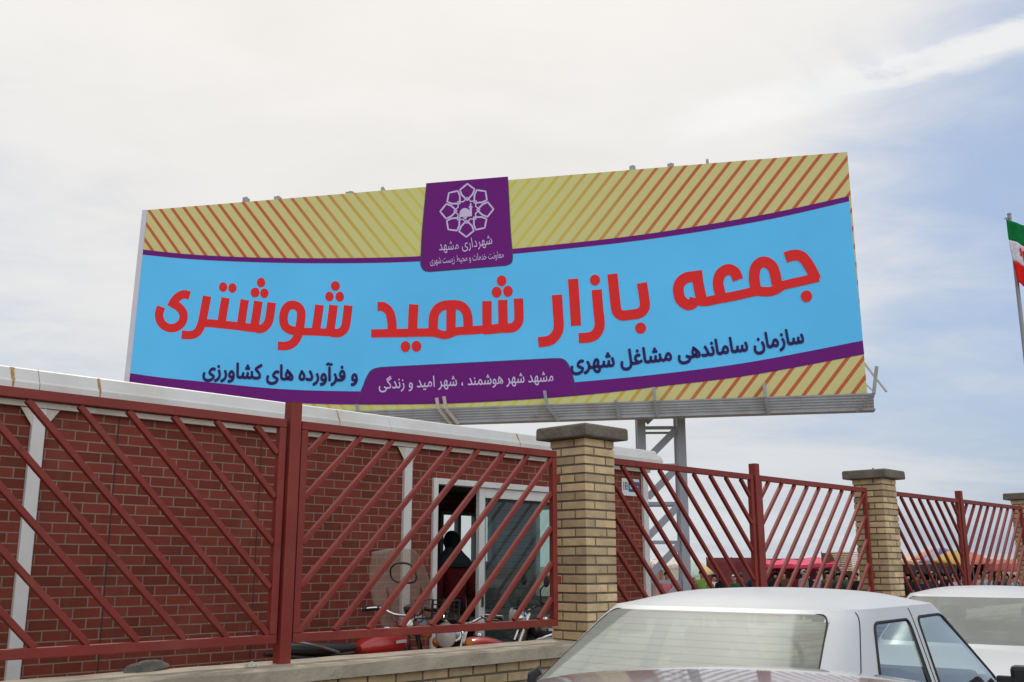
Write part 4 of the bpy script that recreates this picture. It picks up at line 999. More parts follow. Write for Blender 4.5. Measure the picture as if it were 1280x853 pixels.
def make_billboard():
    base = at(827, 640, 19.1); base.z = hgt(base.x, base.y)
    p = thing('billboard', 'huge blue roadside billboard with big red Persian lettering on a grey lattice tower', 'billboard', base)
    Bm = Matrix.Translation(base)
    # ---- board
    s = MB(); s.box(-SWID, 0, 0, SHGT, -.22, 0); board = s.build('sign_board', M['print'], p, SM)
    def sheet(name, outline, m, z, z0=None):
        """flat printed area, ngon from pixel outline"""
        pts = [S(*q) for q in outline]
        bm = bmesh.new(); f = bm.faces.new([bm.verts.new((q.x, q.y, z)) for q in pts]); bmesh.ops.triangulate(bm, faces=[f]); bmesh.ops.recalc_face_normals(bm, faces=bm.faces)
        me = bpy.data.meshes.new(name); bm.to_mesh(me); bm.free(); me.materials.append(m)
        if me.polygons[0].normal.z < 0: me.flip_normals()
        o = bpy.data.objects.new(name, me); col.objects.link(o); o.parent = board; return o
    sp = lambda pts, n=8: [(q.x, q.y) for q in spline([(a, b_, 0) for a, b_ in pts], n)]
    uL = lambda y: (174.6 - (y - 318) * .108, y)
    top_e = sp([(172.2, 318), (240, 324.5), (330, 328.5), (430, 329.5), (527, 327), (640, 318), (800, 301), (950, 277), (1061.5, 252)])
    top_o = sp([(172.8, 311.5), (240, 318.5), (330, 322.5), (430, 323), (527, 320.5), (640, 311.5), (800, 294), (950, 269.5), (1060.8, 245.5)])
    bot_e = sp([(158, 466), (200, 472), (250, 477), (350, 486.5), (449, 489.5), (580, 489), (720, 478), (828, 467.5), (940, 452.5), (1078.5, 426)])
    bot_o = sp([(155, 485), (200, 491), (250, 496), (350, 503), (449, 506), (580, 504), (720, 495), (828, 483), (940, 469), (1080.3, 443)])
    sheet('blue_field', top_e + bot_e[::-1], M['sign_blue'], .006)
    sheet('purple_band', top_o + top_e[::-1], M['sign_purple'], .008)
    sheet('purple_band', bot_e + bot_o[::-1], M['sign_purple'], .008)
    tab = [(534.2, 229.5), (634, 221.3), (637.5, 290), (640, 318)] + sp([(640.2, 321), (638.5, 328), (632, 331.5)], 4) + sp([(540, 339.2), (531.5, 338), (527, 331), (526.8, 322)], 4) + [(528.5, 290)]
    grow_ = lambda P, k: [((x - c0[0]) * k[0] + c0[0], (y - c0[1]) * k[1] + c0[1]) for x, y in P]
    c0 = (583, 260); 
    sheet('tab_shadow', [(x + (1.2 if x > 583 else -1.2), y + (1.2 if y > 300 else 0)) for x, y in tab], M['sign_purple_dark'], .010)
    sheet('emblem_tab', tab, M['sign_purple'], .013)
    low = sp([(446, 505.5), (452, 490), (461, 470), (468, 462.5), (479, 460)], 5) + sp([(690, 449), (703, 450), (711, 459), (716, 474), (721, 494.6)], 5) + [(580, 502)]
    sheet('tab_shadow', [(x + (1.2 if x > 583 else -1.5), y + (-1.0 if y < 480 else .3)) for x, y in low], M['sign_purple_dark'], .010)
    sheet('slogan_tab', low, M['sign_purple'], .013)
    s = MB(); s.box(-SWID - .002, -SWID + .115, .0, SHGT, -.21, .016); s.build('edge_strip', M['sign_edge'], board)
    # ---- lettering: pen strokes measured on the photograph, laid on the sign's face
    Z = [.0085]
    def ribbon(mb, pts, wpx, closed=False):
        n = len(pts); P = [Vector(q[:2]) for q in pts]; L_ = []; R_ = []
        for i in range(n):
            if closed: t = P[(i + 1) % n] - P[i - 1]
            else: t = P[min(i + 1, n - 1)] - P[max(i - 1, 0)]
            t.normalize(); nn = Vector((-t.y, t.x)) * wpx / 2; L_.append(P[i] + nn); R_.append(P[i] - nn)
        vs = [(*S(*q), Z[0]) for q in L_ + R_]; m = n if closed else n - 1
        mb.add(vs, [(i, (i + 1) % n, n + (i + 1) % n, n + i) for i in range(m)]); Z[0] += .00014
    def dot(mb, c, rx, ry):
        vs = [(*S(c[0] + rx * math.cos(a), c[1] + ry * math.sin(a)), Z[0]) for a in [2 * math.pi * k / 28 for k in range(28)]]
        mb.add(vs, [tuple(range(28))]); Z[0] += .00014
    def word(strokes, dots, o, k, wd, name):
        mb = MB()
        cv = lambda q: (o[0] + q[0] / k, o[1] + q[1] / k)
        for q in strokes:
            wv = wd; cl = False; pts = q
            if isinstance(q, dict): wv = q.get('w', wd); cl = q.get('closed', False); pts = q['p']
            pp = [cv(a) for a in pts]
            pp = [(v.x, v.y) for v in spline([(a, b_, 0) for a, b_ in pp], 7, cl)] if len(pp) > 2 else pp
            ribbon(mb, pp, wv / k, cl)
        for (x, y, rx, ry) in dots: dot(mb, cv((x, y)), rx / k, ry / k)
        for i, f in enumerate(mb.f): pass
        return mb
    def put(mbs, name, m):
        t = MB()
        for mb in mbs: t.add(mb.v, mb.f)
        o = t.build(name, m, board)
        me = o.data
        for pl_ in me.polygons:
            if pl_.normal.z < 0: pl_.flip()
        return o
    k7 = 7.107
    w1 = word([[(408, 283), (355, 272), (305, 295), (268, 335), (243, 385)], [(252, 352), (310, 385), (350, 440), (345, 510), (300, 558), (240, 572), (180, 550), (143, 500), (137, 440), (155, 382)],
               [(562, 288), (545, 380), (522, 500), (495, 580), (455, 622), (400, 634), (336, 630)], {'p': [(510, 527), (600, 530), (700, 540), (810, 552), (920, 565), (985, 568)], 'w': 72},
               [(727, 303), (705, 430), (688, 545)], [(897, 320), (880, 430), (862, 560)]],
              [(705, 208, 37, 43), (787, 216, 37, 43), (992, 255, 36, 43)], (180, 330), k7, 75, 'w')
    w2 = word([{'p': [(-60, 555), (-10, 565), (60, 573), (125, 577)], 'w': 72}, [(93, 333), (75, 460), (55, 575)], [(212, 345), (197, 460), (182, 520), (150, 562), (118, 578), (80, 578)],
               {'p': [(400, 366), (448, 385), (474, 435), (468, 520), (450, 588), (390, 592), (335, 560), (317, 500), (325, 430), (355, 380)], 'closed': True, 'w': 77},
               [(475, 470), (462, 570), (440, 650), (400, 705), (345, 729), (266, 729)], {'p': [(465, 602), (540, 604), (620, 606), (700, 610), (790, 615)], 'w': 68},
               [(637, 366), (620, 490), (603, 600)], [(762, 368), (745, 500), (730, 605)], [(892, 371), (880, 480), (866, 560), (836, 602), (795, 617), (745, 612)]],
              [(118, 167, 37, 43), (62, 257, 37, 43), (147, 263, 37, 43), (778, 198, 40, 43), (725, 292, 37, 43), (817, 293, 38, 44)], (310, 330), k7, 77, 'w')
    w3 = word([{'p': [(102, 318), (150, 322), (190, 360), (208, 430), (211, 510)], 'w': 68}, {'p': [(55, 519), (200, 517), (350, 514), (490, 512), (560, 518)], 'w': 62},
               [(372, 303), (366, 400), (363, 512)],
               [(516, 505), (517, 420), (532, 360), (575, 318), (650, 306), (715, 312), (755, 345), (773, 400), (776, 490)], [(650, 315), (649, 420), (648, 500)],
               {'p': [(520, 512), (570, 525), (600, 531), (640, 522), (690, 503), (800, 496), (880, 490), (940, 488)], 'w': 62},
               [(916, 278), (916, 380), (917, 470)], [(1033, 269), (1035, 370), (1037, 470)], [(1150, 259), (1154, 370), (1150, 430), (1122, 468), (1080, 479), (1020, 480), (950, 488), (890, 492)]],
              [(310, 617, 36, 41), (392, 615, 36, 41), (1025, 127, 36, 40), (988, 212, 37, 41), (1072, 205, 36, 41)], (455, 330), 5.953, 70, 'w')
    w4 = word([[(238, 321), (246, 450), (253, 560), (243, 625), (208, 676), (160, 700), (85, 709)], [(370, 191), (383, 380), (395, 574)],
               [(564, 279), (576, 430), (588, 545), (580, 605), (548, 650), (500, 670), (417, 676)],
               [(692, 150), (708, 300), (722, 425), (740, 472), (780, 490), (845, 484), (905, 474), (945, 448), (959, 400), (948, 310), (934, 224)]],
              [(550, 200, 42, 44), (924, 594, 45, 46)], (660, 320), 6.559, 83, 'w')
    w5 = word([{'p': [(255, 246), (200, 255), (160, 290), (149, 340), (165, 400), (212, 434), (250, 420), (262, 390)], 'w': 72}, [(270, 207), (285, 310), (308, 415)],
               {'p': [(270, 405), (330, 412), (420, 395), (540, 372), (660, 345), (720, 346)], 'w': 62},
               [(547, 268), (525, 218), (480, 199), (432, 228), (414, 285), (424, 345), (440, 390)],
               {'p': [(668, 345), (655, 260), (662, 195), (690, 158), (730, 150), (775, 180), (796, 240), (806, 300)], 'w': 72}, {'p': [(690, 345), (750, 347), (795, 335), (840, 308)], 'w': 62},
               {'p': [(790, 318), (900, 292), (1000, 270), (1085, 250)], 'w': 60}, [(862, 120), (915, 104), (965, 110), (1005, 150), (1040, 210), (1066, 266)]],
              [(1003, 378, 38, 39)], (820, 300), 5.333, 72, 'w')
    t = put([w1, w2, w3, w4, w5], 'title_lettering', M['sign_red'])
    # dark printed drop edge below the title
    # ---- small lettering from the built-in font, shaped here
    FORMS = {'ا': (0xFE8D, 0xFE8E), 'آ': (0xFE81, 0xFE82), 'د': (0xFEA9, 0xFEAA), 'ر': (0xFEAD, 0xFEAE), 'ز': (0xFEAF, 0xFEB0), 'و': (0xFEED, 0xFEEE)}
    for ch, c in (('ب', 0xFE8F), ('ت', 0xFE95), ('ج', 0xFE9D), ('ح', 0xFEA1), ('خ', 0xFEA5), ('س', 0xFEB1), ('ش', 0xFEB5), ('ط', 0xFEC1), ('ع', 0xFEC9), ('غ', 0xFECD), ('ف', 0xFED1), ('ل', 0xFEDD), ('م', 0xFEE1), ('ن', 0xFEE5), ('ه', 0xFEE9), ('ک', 0xFB8E), ('گ', 0xFB92), ('ی', 0xFBFC)):
        FORMS[ch] = (c, c + 1, c + 2, c + 3)
    def shaped(t_):
        out = []
        for i, ch in enumerate(t_):
            f = FORMS.get(ch)
            if not f: out.append(ch); continue
            prv = t_[i - 1] if i else ' '; nxt = t_[i + 1] if i + 1 < len(t_) else ' '
            jp = prv in FORMS and len(FORMS[prv]) == 4; jn = len(f) == 4 and nxt in FORMS
            out.append(chr(f[3 if jp and jn else 1 if jp else 2 if jn else 0]))
        return ''.join(out[::-1])
    def text(body, base_pts, hk, m, name, bold=.02, slant=0.):
        """base_pts: three pixel points along the baseline (left, middle, right); hk: pixels per text unit upwards"""
        c = bpy.data.curves.new('text', 'FONT'); c.body = shaped(body)
        o = bpy.data.objects.new('text', c); col.objects.link(o); dg = bpy.context.evaluated_depsgraph_get(); dg.update()
        cu = o.evaluated_get(dg).to_curve(dg); polys_ = []
        for sp_ in cu.splines:      # sample every contour
            bp = sp_.bezier_points; P_ = []
            for i in range(len(bp)):
                q0, q1 = bp[i], bp[(i + 1) % len(bp)]
                straight = (q0.handle_right - q0.co).length < 1e-5 and (q1.handle_left - q1.co).length < 1e-5
                for k_ in range(1 if straight else 5):
                    t = k_ / 5; P_.append(q0.co * (1 - t) ** 3 + q0.handle_right * 3 * t * (1 - t) ** 2 + q1.handle_left * 3 * t * t * (1 - t) + q1.co * t ** 3)
            P_ = [Vector((v.x, v.y, 0)) for v in P_]; P_ = [v for i, v in enumerate(P_) if (v - P_[i - 1]).length > 1e-4]
            if len(P_) > 2: polys_.append(P_)
        o.to_curve_clear() if hasattr(o, 'to_curve_clear') else None
        bpy.data.objects.remove(o); bpy.data.curves.remove(c)
        area = lambda P_: sum(P_[i - 1].x * P_[i].y - P_[i].x * P_[i - 1].y for i in range(len(P_))) / 2
        big = max(polys_, key=lambda P_: abs(area(P_))); sg = 1 if area(big) > 0 else -1
        outs = [P_ for P_ in polys_ if area(P_) * sg > 0]; holes = [P_ for P_ in polys_ if area(P_) * sg <= 0]
        own = {i: [] for i in range(len(outs))}
        for h_ in holes:
            cand = [i for i, P_ in enumerate(outs) if inside((h_[0].x, h_[0].y), [(v.x, v.y) for v in P_])]
            if cand: own[min(cand, key=lambda i: abs(area(outs[i])))].append(h_)
        x0 = min(v.x for P_ in outs for v in P_); x1 = max(v.x for P_ in outs for v in P_)
        pa, pb, pd = [Vector(q) for q in base_pts]; ctrl = pb * 2 - (pa + pd) / 2
        def place(v, z):
            f = (v.x - x0) / (x1 - x0); q = pa * (1 - f) ** 2 + ctrl * 2 * f * (1 - f) + pd * f * f; tg = ((ctrl - pa) * (1 - f) + (pd - ctrl) * f).normalized()
            q = q + Vector((tg.y, -tg.x)) * (v.y * hk); uv = S(q.x, q.y); return (uv.x, uv.y, z)
        mb = MB(); z = .0145
        for i, P_ in enumerate(outs):
            loops = [P_] + own[i]; flat_ = [v for l_ in loops for v in l_]
            mb.add([place(v, z) for v in flat_], [tuple(t_) for t_ in tessellate_polygon(loops)]); z += .00006
            if bold:
                for l_ in loops:
                    n = len(l_); L_, R_ = [], []
                    for q in range(n):
                        t = (l_[(q + 1) % n] - l_[q - 1]).normalized(); nn = Vector((-t.y, t.x, 0)) * bold; L_.append(l_[q] + nn); R_.append(l_[q] - nn)
                    mb.add([place(v, z) for v in L_ + R_], [(q, (q + 1) % n, n + (q + 1) % n, n + q) for q in range(n)]); z += .00006
        ob = mb.build(name, m, board)
        for pl_ in ob.data.polygons:
            if pl_.normal.z < 0: pl_.flip()
        return ob
    text('سازمان ساماندهی مشاغل شهری', [(714, 463), (862, 448), (1005, 428.5)], 27, M['sign_navy'], 'small_lettering', .034)
    text('و فرآورده های کشاورزی', [(254, 470.5), (350, 475), (447, 476.5)], 26, M['sign_navy'], 'small_lettering', .034)
    text('مشهد شهر هوشمند ، شهر امید و زندگی', [(474, 486.5), (585, 482), (692, 477)], 19, M['sign_pale'], 'slogan_lettering', .010)
    text('شهرداری مشهد', [(549, 313.5), (582, 311), (616, 305)], 17, M['sign_pale'], 'emblem_lettering', .0)
    text('معاونت خدمات و محیط زیست شهری', [(538, 330.5), (583, 327), (630, 322.5)], 12, M['sign_pale'], 'emblem_lettering', .0)
    # ---- emblem: eight linked petals round a star with a dome and minaret
    mb = MB(); Z[0] = .0145; ec = Vector((520 + 403 / 6.315, 210 + 338 / 6.315))
    ax = Vector((1, -.045)); ay = Vector((-.02, 1))
    E2 = lambda r, a: tuple(ec + ax * (r * math.sin(a)) - ay * (r * math.cos(a)))
    for q in range(8):
        A = q * math.pi / 4
        kk = 1.0 if q % 2 == 0 else .97
        loc = [(33.3 * kk, 0), (27.5, R(19.5)), (21, R(19)), (12.6, 0), (21, -R(19)), (27.5, -R(19.5))]
        P_ = []
        vtx = [E2(r, A + a) for r, a in loc]
        for i in range(6):
            a_, b_ = Vector(vtx[i]), Vector(vtx[(i + 1) % 6])
            P_ += [a_.lerp(b_, f) for f in (0, .34, .67)]
        ribbon(mb, [(v.x, v.y) for v in P_], 2.0, True)
    st = []
    for q in range(16): st.append(E2(16.3 if q % 2 == 0 else 11.8, q * math.pi / 8))
    P_ = []
    for i in range(16):
        a_, b_ = Vector(st[i]), Vector(st[(i + 1) % 16]); P_ += [a_.lerp(b_, f) for f in (0, .5)]
    ribbon(mb, [(v.x, v.y) for v in P_], 1.5, True)
    ee = lambda x, y: (*S(520 + x / 6.315, 210 + y / 6.315), Z[0])
    dome = [ee(343, 392)] + [ee(388 - 42 * math.cos(a), 362 - 42 * math.sin(a)) for a in [math.pi * k / 12 for k in range(13)]] + [ee(432, 386)]
    mb.add(dome, [tuple(range(len(dome)))]); Z[0] += .00014
    for q in ([(424, 385), (443, 384), (443, 318), (424, 319)], [(418, 318), (448, 317), (446, 303), (420, 304)], [(426, 303), (440, 302), (438, 285), (434, 276), (428, 285)], [(372, 392), (408, 390), (391, 412)]):
        v = [ee(*a) for a in q]; mb.add(v, [tuple(range(len(v)))]); Z[0] += .00014
    put([mb], 'emblem', M['sign_pale'])
    # ---- clamps and rolled vinyl ends on the top edge
    for k_, (px, py, w_, h_) in enumerate([(305, 249, .10, .12), (345, 246, .12, .08), (436, 239, .16, .05), (477, 233, .05, .09), (790, 207, .11, .10), (838, 204, .12, .08), (884, 200, .05, .10)]):
        u = S(px, py).x; s = MB(); s.box(u - w_ / 2, u + w_ / 2, SHGT + .001, SHGT + h_, -.16, -.03); s.box(u - w_ / 6, u + w_ / 6, SHGT + h_ + .001, SHGT + h_ + .03, -.12, -.07); s.build('top_clamp', M['grey_metal'], board)
    # ---- tray under the board: ribbed sheets leaning back, with bent brackets
    s = MB(); n = 11; drop = .25; vs = []; pr = []
    for k_ in range(n + 1):
        f = k_ / n; pr.append((-drop * f, .03 - .10 * f + (.0035 if k_ % 2 else -.0035)))
    x0, x1 = -SWID, .10
    fs = []
    segs = [x0 + (x1 - x0) * i / 12 for i in range(13)]
    for i in range(12):
        b0 = len(vs)
        for x in (segs[i] - .0, segs[i + 1] + .0):
            for (yy, zz_) in pr: vs.append((x, yy - .004, zz_ + (.004 if i % 2 else 0)))
        fs += [(b0 + j, b0 + j + 1, b0 + n + 1 + j + 1, b0 + n + 1 + j) for j in range(n)]
    s.add(vs, fs); tray = s.build('tray_sheet', M['grey_metal'], p, SM); so_ = tray.modifiers.new('t', 'SOLIDIFY'); so_.thickness = .004
    s = MB(); s.box(-SWID, .12, -drop - .03, -drop + .0, -.30, -.06); s.box(-SWID, .12, -.06, .0, -.06, -.02); s.build('tray_beam', M['grey_metal'], p, SM)
    def bracket(px, t1, kind):
        u = S(px, 505).x; s = MB(); w_ = .055
        if kind == 2: pts = [(u - .28, -drop - .05, -.02), (u - .02, -.06, .28), (u + .06, .40, .30)]
        elif kind == 1: pts = [(u + .16, -drop - .05, -.06), (u - .02, -.05, .16), (u - .06, t1, .18)]
        else: pts = [(u + .04, -drop - .04, -.05), (u, -.03, .12), (u - .01, t1, .13)]
        for a, b_ in zip(pts, pts[1:]): s.bar(a, b_, w_, w_, up=(0, 0, 1))
        s.build('bracket', M['cream_metal'] if kind == 1 and px < 580 else M['grey_metal'], p, SM, bevel=.004)
    for px, t1, kd in ((450, .1, 0), (553, .16, 1), (562, .18, 1), (687, .22, 1), (771, .02, 0), (819, .22, 0), (957, .22, 0), (1092, .3, 2)): bracket(px, t1, kd)
    s = MB(); s.tube([(.0, .55, -.06), (.30, .0, .1)], .02, 6); s.tube([(-.05, .22, -.05), (.12, .0, .05)], .014, 6); s.build('stay_bar', M['cream_metal'], p, SM)
    # ---- board frame at the back and the lattice tower
    zb = S0.z + .42
    bk = lambda u, v, w_: SM @ Vector((u, v, w_))
    s = MB()
    for i in range(9):
        u = -SWID + .3 + (SWID - .6) * i / 8; s.bar(bk(u, 0, -.30), bk(u, SHGT - .1, -.30), .09, .09)
        s.bar(bk(u, SHGT - .3, -.35), bk(u, .15, -.9), .06, .06); s.bar(bk(u, .15, -.36), bk(u, .15, -.9), .06, .06)
    for v in (.3, 1.5, 2.8, 4.0): s.bar(bk(-SWID + .05, v, -.245), bk(-.05, v, -.245), .06, .05)
    s.build('back_frame', M['grey_tower'], p, Matrix.Identity(4))
    # tower legs
    hw = .37; rot = Matrix.Rotation(R(-3), 4, 'Z'); cor = [rot @ Vector((sx * hw, sy * hw, 0)) for sx, sy in ((-1, -1), (1, -1), (1, 1), (-1, 1))]
    h = zb - base.z - .02
    for q, c in enumerate(cor):
        lw = .078 if q < 2 else .05
        s = MB(); s.box(c.x - lw, c.x + lw, c.y - lw, c.y + lw, 0, h); s.build('tower_leg', M['grey_tower'], p, bevel=.01)
    nb = 7
    for q in range(4):
        a, b_ = cor[q], cor[(q + 1) % 4]
        a2, b2 = a.lerp(b_, .12), a.lerp(b_, .88)
        for i in range(nb):
            z0 = h * i / nb; z1 = h * (i + 1) / nb; fr_ = q == 0
            s = MB(); s.bar((a2.x, a2.y, z1 - .06), (b2.x, b2.y, z1 - .06), .05, .06 if fr_ else .04); s.build('tower_rung', M['grey_tower'], p)
            if fr_ or q == 3:
                s = MB(); a3, b3 = (a2, b2) if fr_ else (b2, a2)
                s.bar((a3.x, a3.y, z0 + .05), (b3.x, b3.y, z1 - .10), .06, .13); s.build('tower_brace', M['grey_tower'], p)
    s = MB(); s.box(-.75, .75, -.75, .75, -.05, .12); s.build('footing', M['concrete'], p, bevel=.02)
    for x in (-.37, .37): s = MB(); s.bar((x, -1.0, h + .13), (x, .5, h + .13), .10, .08); s.build('head_beam', M['grey_tower'], p)
    for y in (.37, -.37): s = MB(); s.bar((-.55, y, h + .045), (.55, y, h + .045), .10, .08); s.build('head_beam', M['grey_tower'], p)
make_billboard()
# ------------------------------------------------------------------ flag and its pole
def flag_and_pole():
    D = 22.0
    b0 = at(1261.5, 268, D); x, y, ztop = b0.x, b0.y, b0.z; zg = hgt(x, y)
    p = thing('flagpole', 'grey metal flagpole rising at the right edge of the picture', 'flagpole', (x, y, zg))
    s = MB(); s.tube([(0, 0, 0), (0, 0, 2.5), (0, 0, ztop - zg)], [.055, .05, .042], 14); s.build('pole', M['grey_tower'], p)
    s = MB(); s.tube(spline([(-.03, -.05, ztop - zg - .10), (-.10, -.06, ztop - zg - .11), (-.155, -.06, ztop - zg - .14)], 4), .014, 6); s.build('hoist_arm', M['grey_tower'], p)
    s = MB(); s.lathe([(.0, .03), (.045, .02), (.05, -.01), (.0, -.02)], 14, Matrix.Translation((0, 0, ztop - zg))); s.build('pole_cap', M['grey_tower'], p)
    # hanging flag
    t = thing('flag', 'green, white and red national flag hanging limp from the pole', 'flag', (x, y, ztop))
    nx, nz = 40, 30; Lw, Hh = 2.6, 1.55
    def P(u, v):   # u along the fly, v down
        xx = -.15 + .085 * v + u * 1.45 * (1 - .10 * v); yy = -.14 + .10 * math.sin(u * 17 + v * 2.0) * min(1, u * 4 + .12) + .05 * math.sin(u * 31 + v * 4); zz = -.15 - Hh * v - .62 * u - .10 * u * v + .03 * math.sin(u * 17 + 1)
        return Vector((xx, yy, zz))
    mats_ = [cloth('flag_green', (.005, .16, .045)), cloth('flag_white', (.62, .60, .66)), cloth('flag_red', (.62, .015, .015))]
    names = ('green_band', 'white_band', 'red_band')
    for q in range(3):
        vs = [P(i / nx, (q + j / 10) / 3) for j in range(11) for i in range(nx + 1)]
        fs = [(j * (nx + 1) + i, j * (nx + 1) + i + 1, (j + 1) * (nx + 1) + i + 1, (j + 1) * (nx + 1) + i) for j in range(10) for i in range(nx)]
        o = mesh_obj(names[q], vs, fs, mats_[q], t); sl = o.modifiers.new('t', 'SOLIDIFY'); sl.thickness = .004
    s = MB(); yo = Vector((0, -.012, 0))     # red crest in the middle of the white band
    def patch(u0, u1, v0, v1):
        n = 6; vs = []
        for i in range(n + 1):
            u = lerp(u0, u1, i / n)
            for v in (v0, v1): vs.append(P(u, v) + yo)
        s.add(vs, [(2 * i, 2 * i + 1, 2 * i + 3, 2 * i + 2) for i in range(n)], 0, 0, True)
    cu = .27
    for a in (-1, 1):
        patch(cu + a * .13 - .016, cu + a * .13 + .016, .40, .52); patch(cu + a * .09 - .015, cu + a * .09 + .015, .42, .59); patch(cu + a * .05 - .018, cu + a * .05 + .018, .41, .61)
    patch(cu - .014, cu + .014, .38, .62); s.build('crest', mats_[2], t)
flag_and_pole()
# ------------------------------------------------------------------ market beyond the fence
GZ = -.40
def gpt(px, D): q = at(px, 707, D); return Vector((q.x, q.y, hgt(q.x, q.y)))
def zpx(py, D): return EYE + (HOR - py) / 1288.0 * D
M['maroon_tarp'] = mat('maroon_tarp', (.135, .010, .016), .7, var=.25, vscale=2.5, bump=.3, bscale=4)
M['crimson'] = mat('crimson_canvas', (.62, .03, .10), .7, var=.12, vscale=2)
M['wood'] = mat('weathered_wood', (.30, .20, .12), .8, var=.3, vscale=6)
M['slat'] = mat('pale_slat', (.52, .40, .29), .8, var=.2, vscale=4)
M['steel'] = mat('stall_pole', (.20, .20, .20), .5, .4)
def cloth_sheet(s, P, nx, ny):
    vs = [P(i / nx, j / ny) for j in range(ny + 1) for i in range(nx + 1)]
    s.add(vs, [(j * (nx + 1) + i, j * (nx + 1) + i + 1, (j + 1) * (nx + 1) + i + 1, (j + 1) * (nx + 1) + i) for j in range(ny) for i in range(nx)], 0, 0, True)
def stall(label, px0, px1, D, ytop, cloth_m, back_m=None, depth=2.6, sag=.12, slats=False, group='market stalls', front=.28, pitch=.25):
    a, b_ = gpt(px0, D), gpt(px1, D); wv = b_.x - a.x; zt = zpx(ytop, D) - a.z
    p = thing('market_stall', label, 'stall', ((a.x + b_.x) / 2, D, a.z), 0, group)
    hx = wv / 2
    for sx in (-1, 1):
        for y in (.05, depth - .05):
            s = MB(); s.tube([(sx * (hx - .08), y, 0), (sx * (hx - .08), y, zt - (.18 if y < 1 else .0))], .028, 8); s.build('pole', M['steel'], p)
    s = MB()
    if slats:
        n = 9
        for k in range(n):
            y = -.2 + 1.3 * k / n; s.box(-hx, hx, y, y + .10, zt - .80 + .80 * k / n, zt - .745 + .80 * k / n)
        s.build('slat_roof', cloth_m, p)
    else:
        cloth_sheet(s, lambda u, v: Vector((-hx + wv * u, -.25 + (depth + .25) * v, zt - pitch * (1 - v) - sag * 4 * u * (1 - u) * (.4 + .6 * math.sin(math.pi * v)) * .6 + .03 * math.sin(u * 19 + v * 3))), 24, 8)
        cloth_sheet(s, lambda u, v: Vector((-hx + wv * u, -.25 - .02 * math.sin(u * 40), zt - pitch - sag * .96 * 4 * u * (1 - u) * .25 - front * v + .03 * math.sin(u * 19) * (1 - v) - .03 * abs(math.sin(u * 21)) * v)), 24, 3)
        o = s.build('canopy', cloth_m, p); so_ = o.modifiers.new('t', 'SOLIDIFY'); so_.thickness = .006
    if back_m:
        s = MB(); cloth_sheet(s, lambda u, v: Vector((-hx + .08 + (wv - .16) * u, depth - .12 + .05 * math.sin(u * 23), (zt - .06) * v)), 24, 3); o = s.build('back_cloth', back_m, p); so_ = o.modifiers.new('t', 'SOLIDIFY'); so_.thickness = .005
    s = MB(); s.box(-hx + .2, hx - .2, .35, 1.15, .72, .76); tb = s.build('counter', M['wood'], p)
    for sx in (-1, 1): s = MB(); s.box(sx * (hx - .3) - .03, sx * (hx - .3) + .03, .4, 1.1, 0, .72); s.build('trestle', M['wood'], tb)
    return p
D1 = 44
stall('market stall with a bright crimson canopy sagging between poles', 939, 1047, D1, 696.5, M['crimson'], M['maroon_tarp'], front=.16, sag=.30)
stall('market stall roofed with pale wooden slats, left of the pillar between the cars', 1049, 1092, D1 - 2, 689, M['slat'], CL['brown'], slats=True)
stall('long low market stall with charcoal tarpaulin sides behind the umbrellas', 1120, 1232, D1 + 8, 701, CL['charcoal'], CL['black'], front=.5, pitch=.15)
stall('market stall with a pale peach canopy at the left of the umbrellas', 1112, 1164, D1, 694, mat('peach_canvas', (.62, .40, .28), .8), CL['brown'], front=.12)
stall('market stall with a dull red flat canopy at the far right', 1228, 1292, D1 - 4, 700.5, mat('dull_red_canvas', (.40, .09, .07), .8), CL['black'], front=.30, pitch=.1)
stall('far market stall with a pinkish beige canopy behind the dull red one', 1236, 1275, D1 + 14, 694, mat('beige_canvas', (.48, .36, .31), .8), CL['brown'], front=.2)
stall('market stall with a dusty pink side cloth seen through the sign tower', 812, 852, D1 - 6, 697, mat('pale_canvas', (.60, .52, .46), .8), mat('dusty_pink', (.52, .34, .31), .85), front=.15)
# maroon tarpaulin windbreak
a, b_ = gpt(884, 40), gpt(946, 40)
p = thing('tarpaulin_screen', 'dark maroon tarpaulin windbreak stretched on poles in the market', 'tarpaulin', ((a.x + b_.x) / 2, 40, a.z))
hx = (b_.x - a.x) / 2; zt = zpx(697.5, 40) - a.z
s = MB(); cloth_sheet(s, lambda u, v: Vector((-hx + 2 * hx * u, .03 * math.sin(u * 15), .9 + (zt - .9) * v)), 24, 6); o = s.build('tarpaulin', M['maroon_tarp'], p); so_ = o.modifiers.new('t', 'SOLIDIFY'); so_.thickness = .006
for x in (-hx, 0, hx): s = MB(); s.tube([(x, .06, 0), (x, .06, zt + .03)], .025, 8); s.build('pole', M['steel'], p)
